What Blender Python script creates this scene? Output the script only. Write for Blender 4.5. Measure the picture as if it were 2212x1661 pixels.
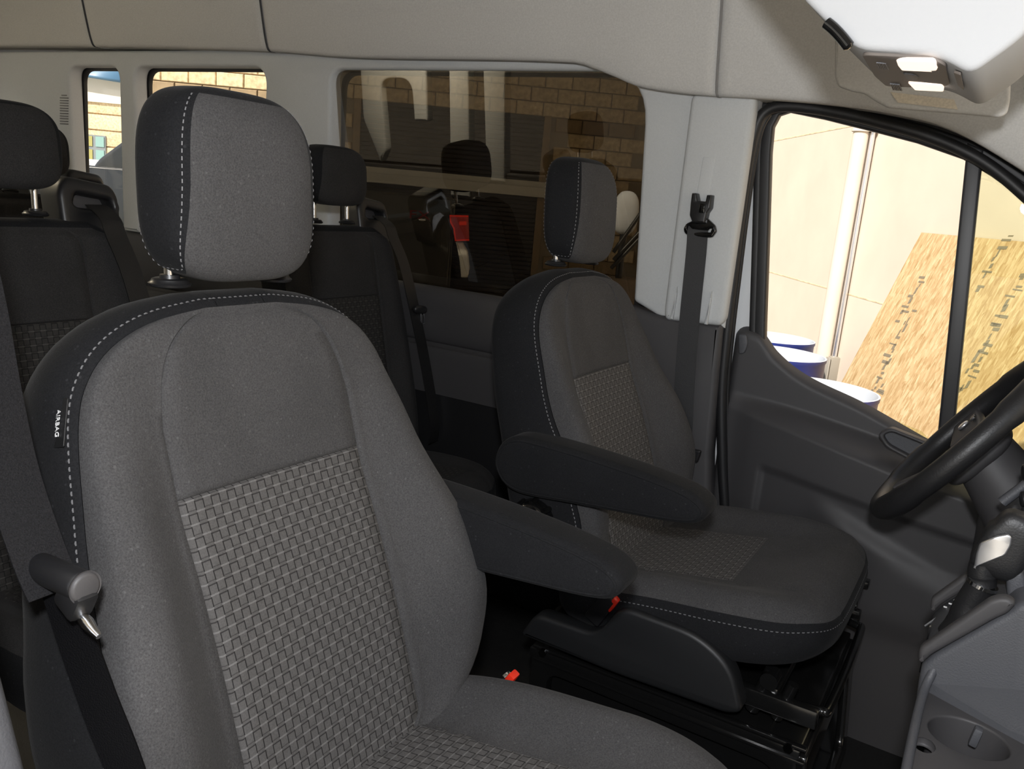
import bpy, bmesh, math, random
import numpy as np
from mathutils import Vector, Matrix
random.seed(7)
for o in list(bpy.data.objects): bpy.data.objects.remove(o)
SC = bpy.context.scene
COL = SC.collection
# ------------------------------------------------------------------ camera
FPX = 1811.4
PAN, PITCH, ROLL = math.radians(29.7594), math.radians(12.6426), math.radians(5.1099)
CAM = np.array([0.8357, -1.1990, 1.3513])
_f = np.array([-math.sin(PAN)*math.cos(PITCH), math.cos(PAN)*math.cos(PITCH), -math.sin(PITCH)])
_r0 = np.array([math.cos(PAN), math.sin(PAN), 0.0]); _u0 = np.cross(_r0, _f)
_r = _r0*math.cos(ROLL)+_u0*math.sin(ROLL); _u = -_r0*math.sin(ROLL)+_u0*math.cos(ROLL)
cd = bpy.data.cameras.new('camera'); cam = bpy.data.objects.new('camera', cd); COL.objects.link(cam)
cd.sensor_width = 36.0; cd.lens = 36.0*FPX/2212.0; cd.clip_start = 0.02; cd.clip_end = 300
cam.matrix_world = Matrix(((_r[0], _u[0], -_f[0], CAM[0]), (_r[1], _u[1], -_f[1], CAM[1]), (_r[2], _u[2], -_f[2], CAM[2]), (0, 0, 0, 1)))
SC.camera = cam
# ------------------------------------------------------------------ world, sun, exposure
SC.view_settings.view_transform = 'Standard'; SC.view_settings.look = 'None'
SC.view_settings.exposure = 0.0; SC.view_settings.gamma = 1.0; SC.view_settings.use_curve_mapping = False
W = bpy.data.worlds.new('sky'); SC.world = W; W.use_nodes = True
nt = W.node_tree; nt.nodes.clear()
wo = nt.nodes.new('ShaderNodeOutputWorld'); bg = nt.nodes.new('ShaderNodeBackground')
sky = nt.nodes.new('ShaderNodeTexSky'); sky.sky_type = 'NISHITA'; sky.sun_disc = False
sky.sun_elevation = math.radians(52); sky.sun_rotation = math.radians(200); sky.dust_density = 3.0; sky.air_density = 1.0
hs = nt.nodes.new('ShaderNodeHueSaturation'); hs.inputs['Saturation'].default_value = 0.55
nt.links.new(sky.outputs[0], hs.inputs['Color']); nt.links.new(hs.outputs[0], bg.inputs['Color'])
bg.inputs['Strength'].default_value = 0.175
nt.links.new(bg.outputs[0], wo.inputs['Surface'])
# yard frame: walls outside run along / across this direction
YA = math.radians(31.96)
YF = np.array([-math.sin(YA), math.cos(YA), 0.0]); YR = np.array([math.cos(YA), math.sin(YA), 0.0])
def yard(lat, dep, z): return CAM*np.array([1, 1, 0]) + lat*YR + dep*YF + np.array([0, 0, z])
sd = bpy.data.lights.new('sun', 'SUN'); sd.energy = 6.2; sd.angle = math.radians(0.6); sd.color = (1.0, 0.95, 0.87)
sun = bpy.data.objects.new('sun', sd); COL.objects.link(sun)
_sdir = -(-0.50*YR - 0.60*YF + np.array([0, 0, 0.62]))
sun.rotation_euler = Vector(_sdir).to_track_quat('-Z', 'Y').to_euler()
# the photographer's flash: sits above and a little behind the lens
fd = bpy.data.lights.new('camera_flash', 'POINT'); fd.energy = 60; fd.shadow_soft_size = 0.028; fd.color = (0.97, 0.98, 1.0)
fl = bpy.data.objects.new('camera_flash', fd); COL.objects.link(fl)
fl.location = CAM + 0.13*_u - 0.07*_f
try: SC.cycles.use_denoising = True; SC.cycles.max_bounces = 8; SC.cycles.transparent_max_bounces = 12; SC.cycles.sample_clamp_indirect = 6.0
except Exception: pass

# ------------------------------------------------------------------ helpers
def at(px, py, ax, val):
    """world point seen at a photo pixel on the plane ax = val"""
    d = _f + (px-1106)/FPX*_r - (py-830.5)/FPX*_u
    i = 'xyz'.index(ax); return CAM + d*((val-CAM[i])/d[i])
def ylat(px, py, lat):
    d = _f + (px-1106)/FPX*_r - (py-830.5)/FPX*_u
    return CAM + d*(lat/(d@YR))
def ydep(px, py, dep):
    d = _f + (px-1106)/FPX*_r - (py-830.5)/FPX*_u
    return CAM + d*(dep/(d@YF))
def pchip(xs, ys):
    xs = np.array(xs, float); ys = np.array(ys, float); h = np.diff(xs); dl = np.diff(ys)/h
    m = np.zeros(len(xs)); m[0] = dl[0]; m[-1] = dl[-1]
    for i in range(1, len(xs)-1):
        if dl[i-1]*dl[i] > 0:
            w1 = 2*h[i]+h[i-1]; w2 = h[i]+2*h[i-1]; m[i] = (w1+w2)/(w1/dl[i-1]+w2/dl[i])
    def f(x):
        x = np.clip(x, xs[0], xs[-1]); i = min(max(np.searchsorted(xs, x)-1, 0), len(h)-1); t = (x-xs[i])/h[i]
        return float((2*t**3-3*t*t+1)*ys[i]+(t**3-2*t*t+t)*h[i]*m[i]+(-2*t**3+3*t*t)*ys[i+1]+(t**3-t*t)*h[i]*m[i+1])
    return f
def catmull(pts, n=8, closed=False):
    P = [np.array(p, float) for p in pts]; out = []; N = len(P)
    rng = range(N) if closed else range(N-1)
    for i in rng:
        if closed: p0, p1, p2, p3 = P[i-1], P[i], P[(i+1) % N], P[(i+2) % N]
        else: p0, p1, p2, p3 = P[max(i-1, 0)], P[i], P[i+1], P[min(i+2, N-1)]
        for k in range(n):
            t = k/n
            out.append(0.5*((2*p1)+(-p0+p2)*t+(2*p0-5*p1+4*p2-p3)*t*t+(-p0+3*p1-3*p2+p3)*t**3))
    if not closed: out.append(P[-1])
    return out
def rounded(poly, r, n=5):
    """round the corners of a 2D polygon; r one radius or a list"""
    out = []; N = len(poly)
    for i in range(N):
        p = np.array(poly[i], float); a = np.array(poly[i-1], float)-p; b = np.array(poly[(i+1) % N], float)-p
        rr = r[i] if isinstance(r, (list, tuple)) else r
        la, lb = np.hypot(*a), np.hypot(*b); d = min(rr, la*.48, lb*.48)
        if d < 1e-6: out.append(tuple(p)); continue
        s, e = p+a/la*d, p+b/lb*d
        for k in range(n+1):
            t = k/n; out.append(tuple((1-t)**2*s+2*t*(1-t)*p+t*t*e))
    return out
def smooth(me, ang=40):
    for p in me.polygons: p.use_smooth = True
    try: me.set_sharp_from_angle(angle=math.radians(ang))
    except Exception: pass
def finish(me, recalc=True, ang=40):
    bm = bmesh.new(); bm.from_mesh(me)
    bmesh.ops.remove_doubles(bm, verts=bm.verts, dist=1e-5)
    if recalc: bmesh.ops.recalc_face_normals(bm, faces=bm.faces)
    bm.to_mesh(me); bm.free(); smooth(me, ang); return me
def pyd(verts, faces, ang=40, recalc=True):
    me = bpy.data.meshes.new('m'); me.from_pydata([tuple(map(float, v)) for v in verts], [], faces); me.update()
    return finish(me, recalc, ang)
def join(*meshes):
    bm = bmesh.new()
    for m in meshes: bm.from_mesh(m)
    me = bpy.data.meshes.new('m'); bm.to_mesh(me); bm.free()
    smooth(me, 40); return me
def obj(name, me, mat, parent=None, label=None):
    o = bpy.data.objects.new(name, me); me.name = name; COL.objects.link(o)
    me.materials.clear(); me.materials.append(mat)
    if parent is not None:
        o.parent = parent
        o.matrix_parent_inverse = Matrix.Translation(parent.location).inverted() if not parent.get('_local') else Matrix()
    if label: o['label'] = label
    return o
def tag(o, label, cat, group=None):
    o['label'] = label; o['category'] = cat
    if group: o['group'] = group
    return o
def struct(o, label=None):
    o['kind'] = 'structure'
    if label: o['label'] = label
    return o
def empty(name, loc=(0, 0, 0)):
    o = bpy.data.objects.new(name, None); COL.objects.link(o); o.location = tuple(map(float, loc)); o.empty_display_size = .05
    return o
def thing(name, label, cat, loc=(0, 0, 0), group=None): return tag(empty(name, loc), label, cat, group)
def box(c, s, bev=0.004, rot=None, seg=2):
    bm = bmesh.new(); bmesh.ops.create_cube(bm, size=1)
    bmesh.ops.scale(bm, vec=s, verts=bm.verts)
    if bev > 0: bmesh.ops.bevel(bm, geom=bm.edges[:], offset=min(bev, min(s)*.45), segments=seg, affect='EDGES', profile=.6)
    if rot is not None: bmesh.ops.transform(bm, matrix=rot.to_4x4(), verts=bm.verts)
    bmesh.ops.translate(bm, vec=tuple(map(float, c)), verts=bm.verts)
    me = bpy.data.meshes.new('m'); bm.to_mesh(me); bm.free(); smooth(me, 50); return me
def basis(d):
    d = np.array(d, float); d /= np.linalg.norm(d); a = np.array([0, 0, 1.0]) if abs(d[2]) < .9 else np.array([1.0, 0, 0])
    s = np.cross(d, a); s /= np.linalg.norm(s); return s, np.cross(s, d), d
def tube(path, rad, n=10, closed=False, cap=True):
    P = [np.array(p, float) for p in path]; N = len(P); V = []; F = []
    rr = rad if isinstance(rad, (list, tuple)) else [rad]*N
    up = None
    for i in range(N):
        t = (P[(i+1) % N]-P[i-1]) if closed else (P[min(i+1, N-1)]-P[max(i-1, 0)])
        t = t/(np.linalg.norm(t)+1e-12)
        if up is None: s, up, _ = basis(t)
        s = np.cross(t, up); s /= np.linalg.norm(s); up = np.cross(s, t)
        for k in range(n):
            a = 2*math.pi*k/n; V.append(P[i]+rr[i]*(math.cos(a)*s+math.sin(a)*up))
    for i in range(N if closed else N-1):
        for k in range(n):
            a = i*n+k; b = i*n+(k+1) % n; c = ((i+1) % N)*n+(k+1) % n; d = ((i+1) % N)*n+k
            F.append((a, b, c, d))
    if cap and not closed: F.append(tuple(range(n))); F.append(tuple(range((N-1)*n, N*n)))
    return pyd(V, F, 50)
def cyl(p, q, r, r2=None, n=20, bev=0):
    p, q = np.array(p, float), np.array(q, float); r2 = r if r2 is None else r2
    if bev:
        d = (q-p)/np.linalg.norm(q-p)
        return tube([p, p+d*1e-5, p+d*bev*.3, p+d*bev, q-d*bev, q-d*bev*.3, q-d*1e-5, q], [r*.02, r-bev, r-bev*.3, r, r2, r2-bev*.3, r2-bev, r2*.02], n)
    return tube([p, q], [r, r2], n)
def plate(polys, M, thick=.02, bev=0.0, res=2, ang=40):
    """2D outlines (first outer, others holes) filled, extruded and bevelled; M maps (u, v, w) to the world, w in 0..thick"""
    cu = bpy.data.curves.new('c', 'CURVE'); cu.dimensions = '2D'; cu.fill_mode = 'BOTH'
    cu.extrude = max(thick/2-bev, 1e-5); cu.bevel_depth = bev; cu.bevel_resolution = res; cu.offset = -bev
    for poly in polys:
        s = cu.splines.new('POLY'); s.points.add(len(poly)-1); s.use_cyclic_u = True
        for i, p in enumerate(poly): s.points[i].co = (float(p[0]), float(p[1]), 0, 1)
    o = bpy.data.objects.new('c', cu); COL.objects.link(o)
    dg = bpy.context.evaluated_depsgraph_get(); me = bpy.data.meshes.new_from_object(o.evaluated_get(dg))
    bpy.data.objects.remove(o); bpy.data.curves.remove(cu)
    for v in me.vertices: v.co = Vector(tuple(map(float, M(v.co.x, v.co.y, v.co.z+thick/2))))
    return finish(me, True, ang)
def XZ(y0): return lambda u, v, w: (u, y0+w, v)          # plate standing along the van
def grid(G, uv=None, ang=60, recalc=False):
    G = np.array(G, float); a, b = G.shape[:2]; V = G.reshape(-1, 3)
    F = [(i*b+j, i*b+j+1, (i+1)*b+j+1, (i+1)*b+j) for i in range(a-1) for j in range(b-1)]
    me = bpy.data.meshes.new('m'); me.from_pydata(V.tolist(), [], F); me.update()
    if uv is not None:
        L = me.uv_layers.new(name='uv'); U = np.array(uv, float).reshape(-1, 2)
        for l in me.loops: L.data[l.index].uv = U[l.vertex_index]
    smooth(me, ang); return me
def ribbon(path, wdir, width, thick=.0018):
    """flat strap along a path; wdir the strap's width direction (one or per point)"""
    P = [np.array(p, float) for p in path]; N = len(P); V = []; F = []
    for i in range(N):
        t = P[min(i+1, N-1)]-P[max(i-1, 0)]; t /= np.linalg.norm(t)
        w = np.array(wdir[i] if isinstance(wdir[0], (list, tuple, np.ndarray)) else wdir, float)
        w = w-(w@t)*t; w /= np.linalg.norm(w); nn = np.cross(t, w)
        for a, b in ((-1, -1), (1, -1), (1, 1), (-1, 1)): V.append(P[i]+a*w*width/2+b*nn*thick/2)
    for i in range(N-1):
        for k in range(4): F.append((i*4+k, i*4+(k+1) % 4, i*4+4+(k+1) % 4, i*4+4+k))
    F += [(0, 1, 2, 3), tuple(range(4*N-4, 4*N))]
    return pyd(V, F, 30)
def stitches(path, nrm, ln=.0046, gap=.0036, w=.0008, h=.0007):
    """a row of short thread dashes following a path on a surface (one mesh)"""
    P = [np.array(p, float) for p in path]; S = [0]
    for a, b in zip(P, P[1:]): S.append(S[-1]+np.linalg.norm(b-a))
    def pt(s):
        i = min(max(np.searchsorted(S, s)-1, 0), len(P)-2); t = (s-S[i])/max(S[i+1]-S[i], 1e-9); return P[i]+(P[i+1]-P[i])*t, i
    V = []; F = []; s = .003
    while s+ln < S[-1]:
        a, i = pt(s); b, _ = pt(s+ln); n = np.array(nrm[i] if len(nrm) > 1 else nrm[0], float); n /= np.linalg.norm(n)
        t = b-a; t /= np.linalg.norm(t); q = np.cross(t, n); q /= np.linalg.norm(q); k = len(V); c = (a+b)/2+n*h
        V += [a+q*w, a-q*w, b-q*w, b+q*w, c+q*w*.9+n*h*.4, c-q*w*.9+n*h*.4]
        F += [(k, k+1, k+5, k+4), (k+4, k+5, k+2, k+3), (k, k+4, k+3), (k+1, k+2, k+5)]
        s += ln+gap
    return pyd(V, F, 60)
def text_mesh(s, size, M, ext=.0004, align='CENTER'):
    cu = bpy.data.curves.new('t', 'FONT'); cu.body = s; cu.size = size; cu.extrude = ext; cu.align_x = align; cu.align_y = 'CENTER'
    o = bpy.data.objects.new('t', cu); COL.objects.link(o); dg = bpy.context.evaluated_depsgraph_get()
    me = bpy.data.meshes.new_from_object(o.evaluated_get(dg)); bpy.data.objects.remove(o); bpy.data.curves.remove(cu)
    for v in me.vertices: v.co = Vector(tuple(map(float, M(v.co.x, v.co.y, v.co.z))))
    return finish(me, True, 20)

# ------------------------------------------------------------------ materials
def mat(name, col, rough=.6, metal=0.0, noise=None, bump=None, spec=.5, sheen=0.0, emit=None, coat=0.0):
    """noise = (scale, amount) colour mottling, bump = (scale, strength)"""
    m = bpy.data.materials.new(name); m.use_nodes = True; t = m.node_tree; b = t.nodes['Principled BSDF']
    b.inputs['Base Color'].default_value = (*col, 1); b.inputs['Roughness'].default_value = rough; b.inputs['Metallic'].default_value = metal
    b.inputs['Specular IOR Level'].default_value = spec; b.inputs['Coat Weight'].default_value = coat
    if sheen: b.inputs['Sheen Weight'].default_value = sheen; b.inputs['Sheen Roughness'].default_value = .4
    tc = t.nodes.new('ShaderNodeTexCoord')
    def ns(sc, det=3):
        n = t.nodes.new('ShaderNodeTexNoise'); n.inputs['Scale'].default_value = sc; n.inputs['Detail'].default_value = det
        t.links.new(tc.outputs['Object'], n.inputs['Vector']); return n
    if noise:
        n = ns(noise[0]); r = t.nodes.new('ShaderNodeMapRange'); r.inputs['From Min'].default_value = .3; r.inputs['From Max'].default_value = .7
        r.inputs['To Min'].default_value = 1-noise[1]; r.inputs['To Max'].default_value = 1+noise[1]
        t.links.new(n.outputs['Fac'], r.inputs['Value'])
        mx = t.nodes.new('ShaderNodeVectorMath'); mx.operation = 'SCALE'; mx.inputs[0].default_value = col
        t.links.new(r.outputs[0], mx.inputs['Scale']); t.links.new(mx.outputs[0], b.inputs['Base Color'])
    if bump:
        n = ns(bump[0], 2); bp = t.nodes.new('ShaderNodeBump'); bp.inputs['Strength'].default_value = bump[1]; bp.inputs['Distance'].default_value = .001
        t.links.new(n.outputs['Fac'], bp.inputs['Height']); t.links.new(bp.outputs[0], b.inputs['Normal'])
    if emit: b.inputs['Emission Color'].default_value = (*emit[0], 1); b.inputs['Emission Strength'].default_value = emit[1]
    return m
def fabric(name, col, spark=.35):
    """knit seat cloth: fine weave relief, a few paler fibres"""
    m = mat(name, col, .92, spec=.12, sheen=.03); t = m.node_tree; b = t.nodes['Principled BSDF']; tc = t.nodes.new('ShaderNodeTexCoord')
    n = t.nodes.new('ShaderNodeTexNoise'); n.inputs['Scale'].default_value = 520; n.inputs['Detail'].default_value = 2; n.inputs['Roughness'].default_value = .8
    v = t.nodes.new('ShaderNodeTexVoronoi'); v.inputs['Scale'].default_value = 190
    n2 = t.nodes.new('ShaderNodeTexNoise'); n2.inputs['Scale'].default_value = 9; n2.inputs['Detail'].default_value = 3
    for q in (n, v, n2): t.links.new(tc.outputs['Object'], q.inputs['Vector'])
    r1 = t.nodes.new('ShaderNodeMapRange'); r1.inputs['From Min'].default_value = .3; r1.inputs['From Max'].default_value = .7; r1.inputs['To Min'].default_value = .68; r1.inputs['To Max'].default_value = 1.32
    t.links.new(n.outputs['Fac'], r1.inputs['Value'])
    r3 = t.nodes.new('ShaderNodeMapRange'); r3.inputs['From Min'].default_value = .35; r3.inputs['From Max'].default_value = .65; r3.inputs['To Min'].default_value = .93; r3.inputs['To Max'].default_value = 1.07
    t.links.new(n2.outputs['Fac'], r3.inputs['Value'])
    sep = t.nodes.new('ShaderNodeSeparateColor'); t.links.new(v.outputs['Color'], sep.inputs[0])
    lt = t.nodes.new('ShaderNodeMath'); lt.operation = 'GREATER_THAN'; lt.inputs[1].default_value = .955; t.links.new(sep.outputs[0], lt.inputs[0])
    dl = t.nodes.new('ShaderNodeMath'); dl.operation = 'LESS_THAN'; dl.inputs[1].default_value = .0016*190; t.links.new(v.outputs['Distance'], dl.inputs[0])
    sp = t.nodes.new('ShaderNodeMath'); sp.operation = 'MULTIPLY'; t.links.new(lt.outputs[0], sp.inputs[0]); t.links.new(dl.outputs[0], sp.inputs[1])
    mu = t.nodes.new('ShaderNodeMath'); mu.operation = 'MULTIPLY'; t.links.new(r1.outputs[0], mu.inputs[0]); t.links.new(r3.outputs[0], mu.inputs[1])
    ma = t.nodes.new('ShaderNodeMath'); ma.operation = 'MULTIPLY_ADD'; t.links.new(sp.outputs[0], ma.inputs[0]); ma.inputs[1].default_value = spark; t.links.new(mu.outputs[0], ma.inputs[2])
    vm = t.nodes.new('ShaderNodeVectorMath'); vm.operation = 'SCALE'; vm.inputs[0].default_value = col; t.links.new(ma.outputs[0], vm.inputs['Scale'])
    t.links.new(vm.outputs[0], b.inputs['Base Color'])
    bp = t.nodes.new('ShaderNodeBump'); bp.inputs['Strength'].default_value = .35; bp.inputs['Distance'].default_value = .0012
    t.links.new(n.outputs['Fac'], bp.inputs['Height']); t.links.new(bp.outputs[0], b.inputs['Normal'])
    return m
def weave(name, col, light, dark, px=.0232, py=.0134):
    """basket-weave insert: staggered raised dashes over stepped dark grooves, laid out in the cloth's own UVs (metres)"""
    m = mat(name, col, .85, spec=.2, sheen=.02); t = m.node_tree; b = t.nodes['Principled BSDF']
    L = t.links.new
    def M(op, a, bb=None, c=None):
        n = t.nodes.new('ShaderNodeMath'); n.operation = op
        for i, q in enumerate((a, bb, c)):
            if q is None: continue
            if isinstance(q, (int, float)): n.inputs[i].default_value = q
            else: L(q, n.inputs[i])
        return n.outputs[0]
    uv = t.nodes.new('ShaderNodeUVMap'); uv.uv_map = 'uv'; s = t.nodes.new('ShaderNodeSeparateXYZ'); L(uv.outputs[0], s.inputs[0])
    V = M('DIVIDE', s.outputs[1], py); row = M('FLOOR', V); fv = M('FRACT', V)
    U = M('ADD', M('DIVIDE', s.outputs[0], px), M('MULTIPLY', M('FLOORED_MODULO', row, 2.0), .5)); fu = M('FRACT', U)
    ind = M('LESS_THAN', fu, .5)                                    # inside the dash half of the cell
    dash = M('MULTIPLY', ind, M('LESS_THAN', M('ABSOLUTE', M('SUBTRACT', fv, .09)), .075))
    thread = M('GREATER_THAN', M('SINE', M('MULTIPLY', fv, 120.0)), -.35)   # the dash is a few parallel threads
    dash2 = M('MULTIPLY', dash, M('MULTIPLY_ADD', thread, .55, .45))
    e0 = M('LESS_THAN', M('ABSOLUTE', M('SUBTRACT', fu, .5)), .03); e1 = M('LESS_THAN', M('ABSOLUTE', M('SUBTRACT', M('ABSOLUTE', M('SUBTRACT', fu, .5)), .5)), .03)
    vert = M('MULTIPLY', M('MAXIMUM', e0, e1), M('GREATER_THAN', fv, .18))
    hor = M('MULTIPLY', ind, M('LESS_THAN', M('ABSOLUTE', M('SUBTRACT', fv, .94)), .06))
    hor2 = M('MULTIPLY', M('SUBTRACT', 1.0, ind), M('LESS_THAN', M('ABSOLUTE', M('SUBTRACT', fv, .26)), .05))
    groove = M('MINIMUM', M('MAXIMUM', vert, M('MULTIPLY', M('MAXIMUM', hor, M('MULTIPLY', hor2, .6)), .8)), 1.0)
    tc = t.nodes.new('ShaderNodeTexCoord'); n = t.nodes.new('ShaderNodeTexNoise'); n.inputs['Scale'].default_value = 500; L(tc.outputs['Object'], n.inputs['Vector'])
    m1 = t.nodes.new('ShaderNodeMix'); m1.data_type = 'RGBA'; m1.inputs[6].default_value = (*col, 1); m1.inputs[7].default_value = (*dark, 1); L(groove, m1.inputs[0])
    m2 = t.nodes.new('ShaderNodeMix'); m2.data_type = 'RGBA'; m2.inputs[7].default_value = (*light, 1); L(m1.outputs[2], m2.inputs[6]); L(dash2, m2.inputs[0])
    m3 = t.nodes.new('ShaderNodeVectorMath'); m3.operation = 'SCALE'; L(m2.outputs[2], m3.inputs[0]); L(M('MULTIPLY_ADD', n.outputs['Fac'], .6, .7), m3.inputs['Scale'])
    L(m3.outputs[0], b.inputs['Base Color'])
    h = M('ADD', M('SUBTRACT', M('MULTIPLY', dash, .5), M('MULTIPLY', groove, 1.0)), M('MULTIPLY', n.outputs['Fac'], .25))
    bp = t.nodes.new('ShaderNodeBump'); bp.inputs['Strength'].default_value = .8; bp.inputs['Distance'].default_value = .0012; L(h, bp.inputs['Height']); L(bp.outputs[0], b.inputs['Normal'])
    return m
def glass(name, tint, refl=1.0):
    """thin pane: tinted straight-through light plus a Fresnel mirror term, same from both faces"""
    m = bpy.data.materials.new(name); m.use_nodes = True; t = m.node_tree; t.nodes.clear(); L = t.links.new
    o = t.nodes.new('ShaderNodeOutputMaterial'); tr = t.nodes.new('ShaderNodeBsdfTransparent'); tr.inputs[0].default_value = (*[c**.5 for c in tint], 1)
    gl = t.nodes.new('ShaderNodeBsdfGlossy'); gl.inputs['Roughness'].default_value = 0.0
    ge = t.nodes.new('ShaderNodeNewGeometry'); dt = t.nodes.new('ShaderNodeVectorMath'); dt.operation = 'DOT_PRODUCT'; L(ge.outputs['Incoming'], dt.inputs[0]); L(ge.outputs['Normal'], dt.inputs[1])
    def M(op, a, b):
        n = t.nodes.new('ShaderNodeMath'); n.operation = op; n.use_clamp = op == 'MINIMUM'
        for i, q in enumerate((a, b)):
            if isinstance(q, (int, float)): n.inputs[i].default_value = q
            else: L(q, n.inputs[i])
        return n.outputs[0]
    c = M('ABSOLUTE', dt.outputs['Value'], 0.0); k = M('POWER', M('SUBTRACT', 1.0, c), 5.0)
    f = M('MINIMUM', M('MULTIPLY', M('ADD', M('MULTIPLY', k, .96), .04), refl), 1.0)
    mx = t.nodes.new('ShaderNodeMixShader'); L(f, mx.inputs[0]); L(tr.outputs[0], mx.inputs[1]); L(gl.outputs[0], mx.inputs[2]); L(mx.outputs[0], o.inputs[0]); return m
def osb_mat():
    m = mat('oriented_strand_board', (.6, .42, .2), .8, spec=.2); t = m.node_tree; b = t.nodes['Principled BSDF']; L = t.links.new
    tc = t.nodes.new('ShaderNodeTexCoord'); mp = t.nodes.new('ShaderNodeMapping'); mp.inputs['Rotation'].default_value = (0, 0, .25); mp.inputs['Scale'].default_value = (60, 14, 1)
    L(tc.outputs['UV'], mp.inputs['Vector'])
    v = t.nodes.new('ShaderNodeTexVoronoi'); v.inputs['Scale'].default_value = 1.0; L(mp.outputs[0], v.inputs['Vector'])
    mp2 = t.nodes.new('ShaderNodeMapping'); mp2.inputs['Rotation'].default_value = (0, 0, -.5); mp2.inputs['Scale'].default_value = (90, 26, 1); L(tc.outputs['UV'], mp2.inputs['Vector'])
    v2 = t.nodes.new('ShaderNodeTexVoronoi'); v2.inputs['Scale'].default_value = 1.0; L(mp2.outputs[0], v2.inputs['Vector'])
    a = t.nodes.new('ShaderNodeMix'); a.data_type = 'RGBA'; a.inputs[0].default_value = .5; L(v.outputs['Color'], a.inputs[6]); L(v2.outputs['Color'], a.inputs[7])
    bw = t.nodes.new('ShaderNodeRGBToBW'); L(a.outputs[2], bw.inputs[0])
    cr = t.nodes.new('ShaderNodeValToRGB'); e = cr.color_ramp.elements
    e[0].position = .15; e[0].color = (.40, .25, .11, 1); e[1].position = .85; e[1].color = (.68, .52, .31, 1); k = e.new(.5); k.color = (.54, .375, .195, 1)
    L(bw.outputs[0], cr.inputs[0]); L(cr.outputs[0], b.inputs['Base Color']); return m

FAB = fabric('grey_seat_cloth', (.0565, .0555, .0565)); FABD = fabric('charcoal_seat_cloth', (.0125, .0128, .014), .9)
WEA = weave('woven_seat_insert', (.082, .079, .0775), (.155, .152, .15), (.017, .016, .016))
FABR = fabric('dark_grey_seat_cloth', (.032, .031, .031)); WEAR = weave('dark_woven_insert', (.036, .034, .032), (.085, .08, .075), (.012, .012, .012))
THR = mat('pale_thread', (.15, .15, .155), .8)
PLD = mat('charcoal_plastic', (.052, .050, .052), .55, bump=(900, .12))
PLG = mat('blue_grey_plastic', (.070, .072, .080), .5, bump=(420, .45))
PLB = mat('black_plastic', (.012, .012, .013), .38)
BLK = mat('black_painted_steel', (.008, .008, .008), .16, spec=.6)
GLB = mat('gloss_black_plastic', (.006, .006, .006), .08, spec=.7)
RUB = mat('black_rubber', (.011, .011, .012), .5, bump=(500, .1))
LEA = mat('black_leather', (.013, .013, .014), .45, bump=(350, .35))
CHR = mat('chrome', (.75, .76, .78), .14, 1.0)
SAT = mat('satin_metal', (.78, .79, .82), .28, .9)
HEAD = mat('headliner_cloth', (.55, .54, .52), .95, noise=(260, .06), bump=(420, .25), spec=.1)
TRIM = mat('light_grey_trim', (.55, .565, .57), .7, noise=(300, .03), bump=(600, .12), spec=.3)
OVH = mat('pale_grey_console_trim', (.47, .48, .495), .8, bump=(500, .15), spec=.2)
LPN = mat('warm_grey_lamp_panel', (.16, .14, .125), .6, bump=(600, .1))
WHT = mat('white_paint', (.80, .82, .84), .25, coat=.5)
RED = mat('red_button', (.75, .03, .012), .35)
FLR = mat('black_floor_mat', (.010, .010, .010), .6, noise=(40, .2), bump=(150, .4))
BELT = mat('seat_belt_webbing', (.0075, .0074, .008), .5, noise=(700, .3), bump=(800, .6))
BELTP = mat('dark_belt_webbing', (.011, .0108, .0118), .8, noise=(700, .4), bump=(800, .6), spec=.12)
LBL = mat('cream_label', (.62, .55, .44), .7, noise=(250, .12))
LAMP = mat('lit_lamp_lens', (.9, .85, .8), .4, emit=((1.0, .80, .66), 1.1))
TXT = mat('white_print', (.75, .75, .75), .7)
GCLR = glass('clear_glass', (.86, .90, .70)); GTNT = glass('privacy_glass', (.20, .175, .13), 4.2); GREAR = glass('light_tinted_glass', (.92, .91, .86), 1.0)
FLOORZ = .15

# ================================================================== VAN SHELL
def S(t): t = min(max(t, 0.0), 1.0); return t*t*(3-2*t)
floor = struct(obj('floor', plate([[(-3.25, -.95), (1.5, -.95), (1.5, .95), (-3.25, .95)]], lambda u, v, w: (u, v, FLOORZ-.03+w), .03), FLR), 'black rubber van floor under the seats')
VNT1 = mat('grey_joint', (.22, .215, .21), .9)
VNT0 = mat('dark_joint', (.05, .05, .052), .9)
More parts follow.
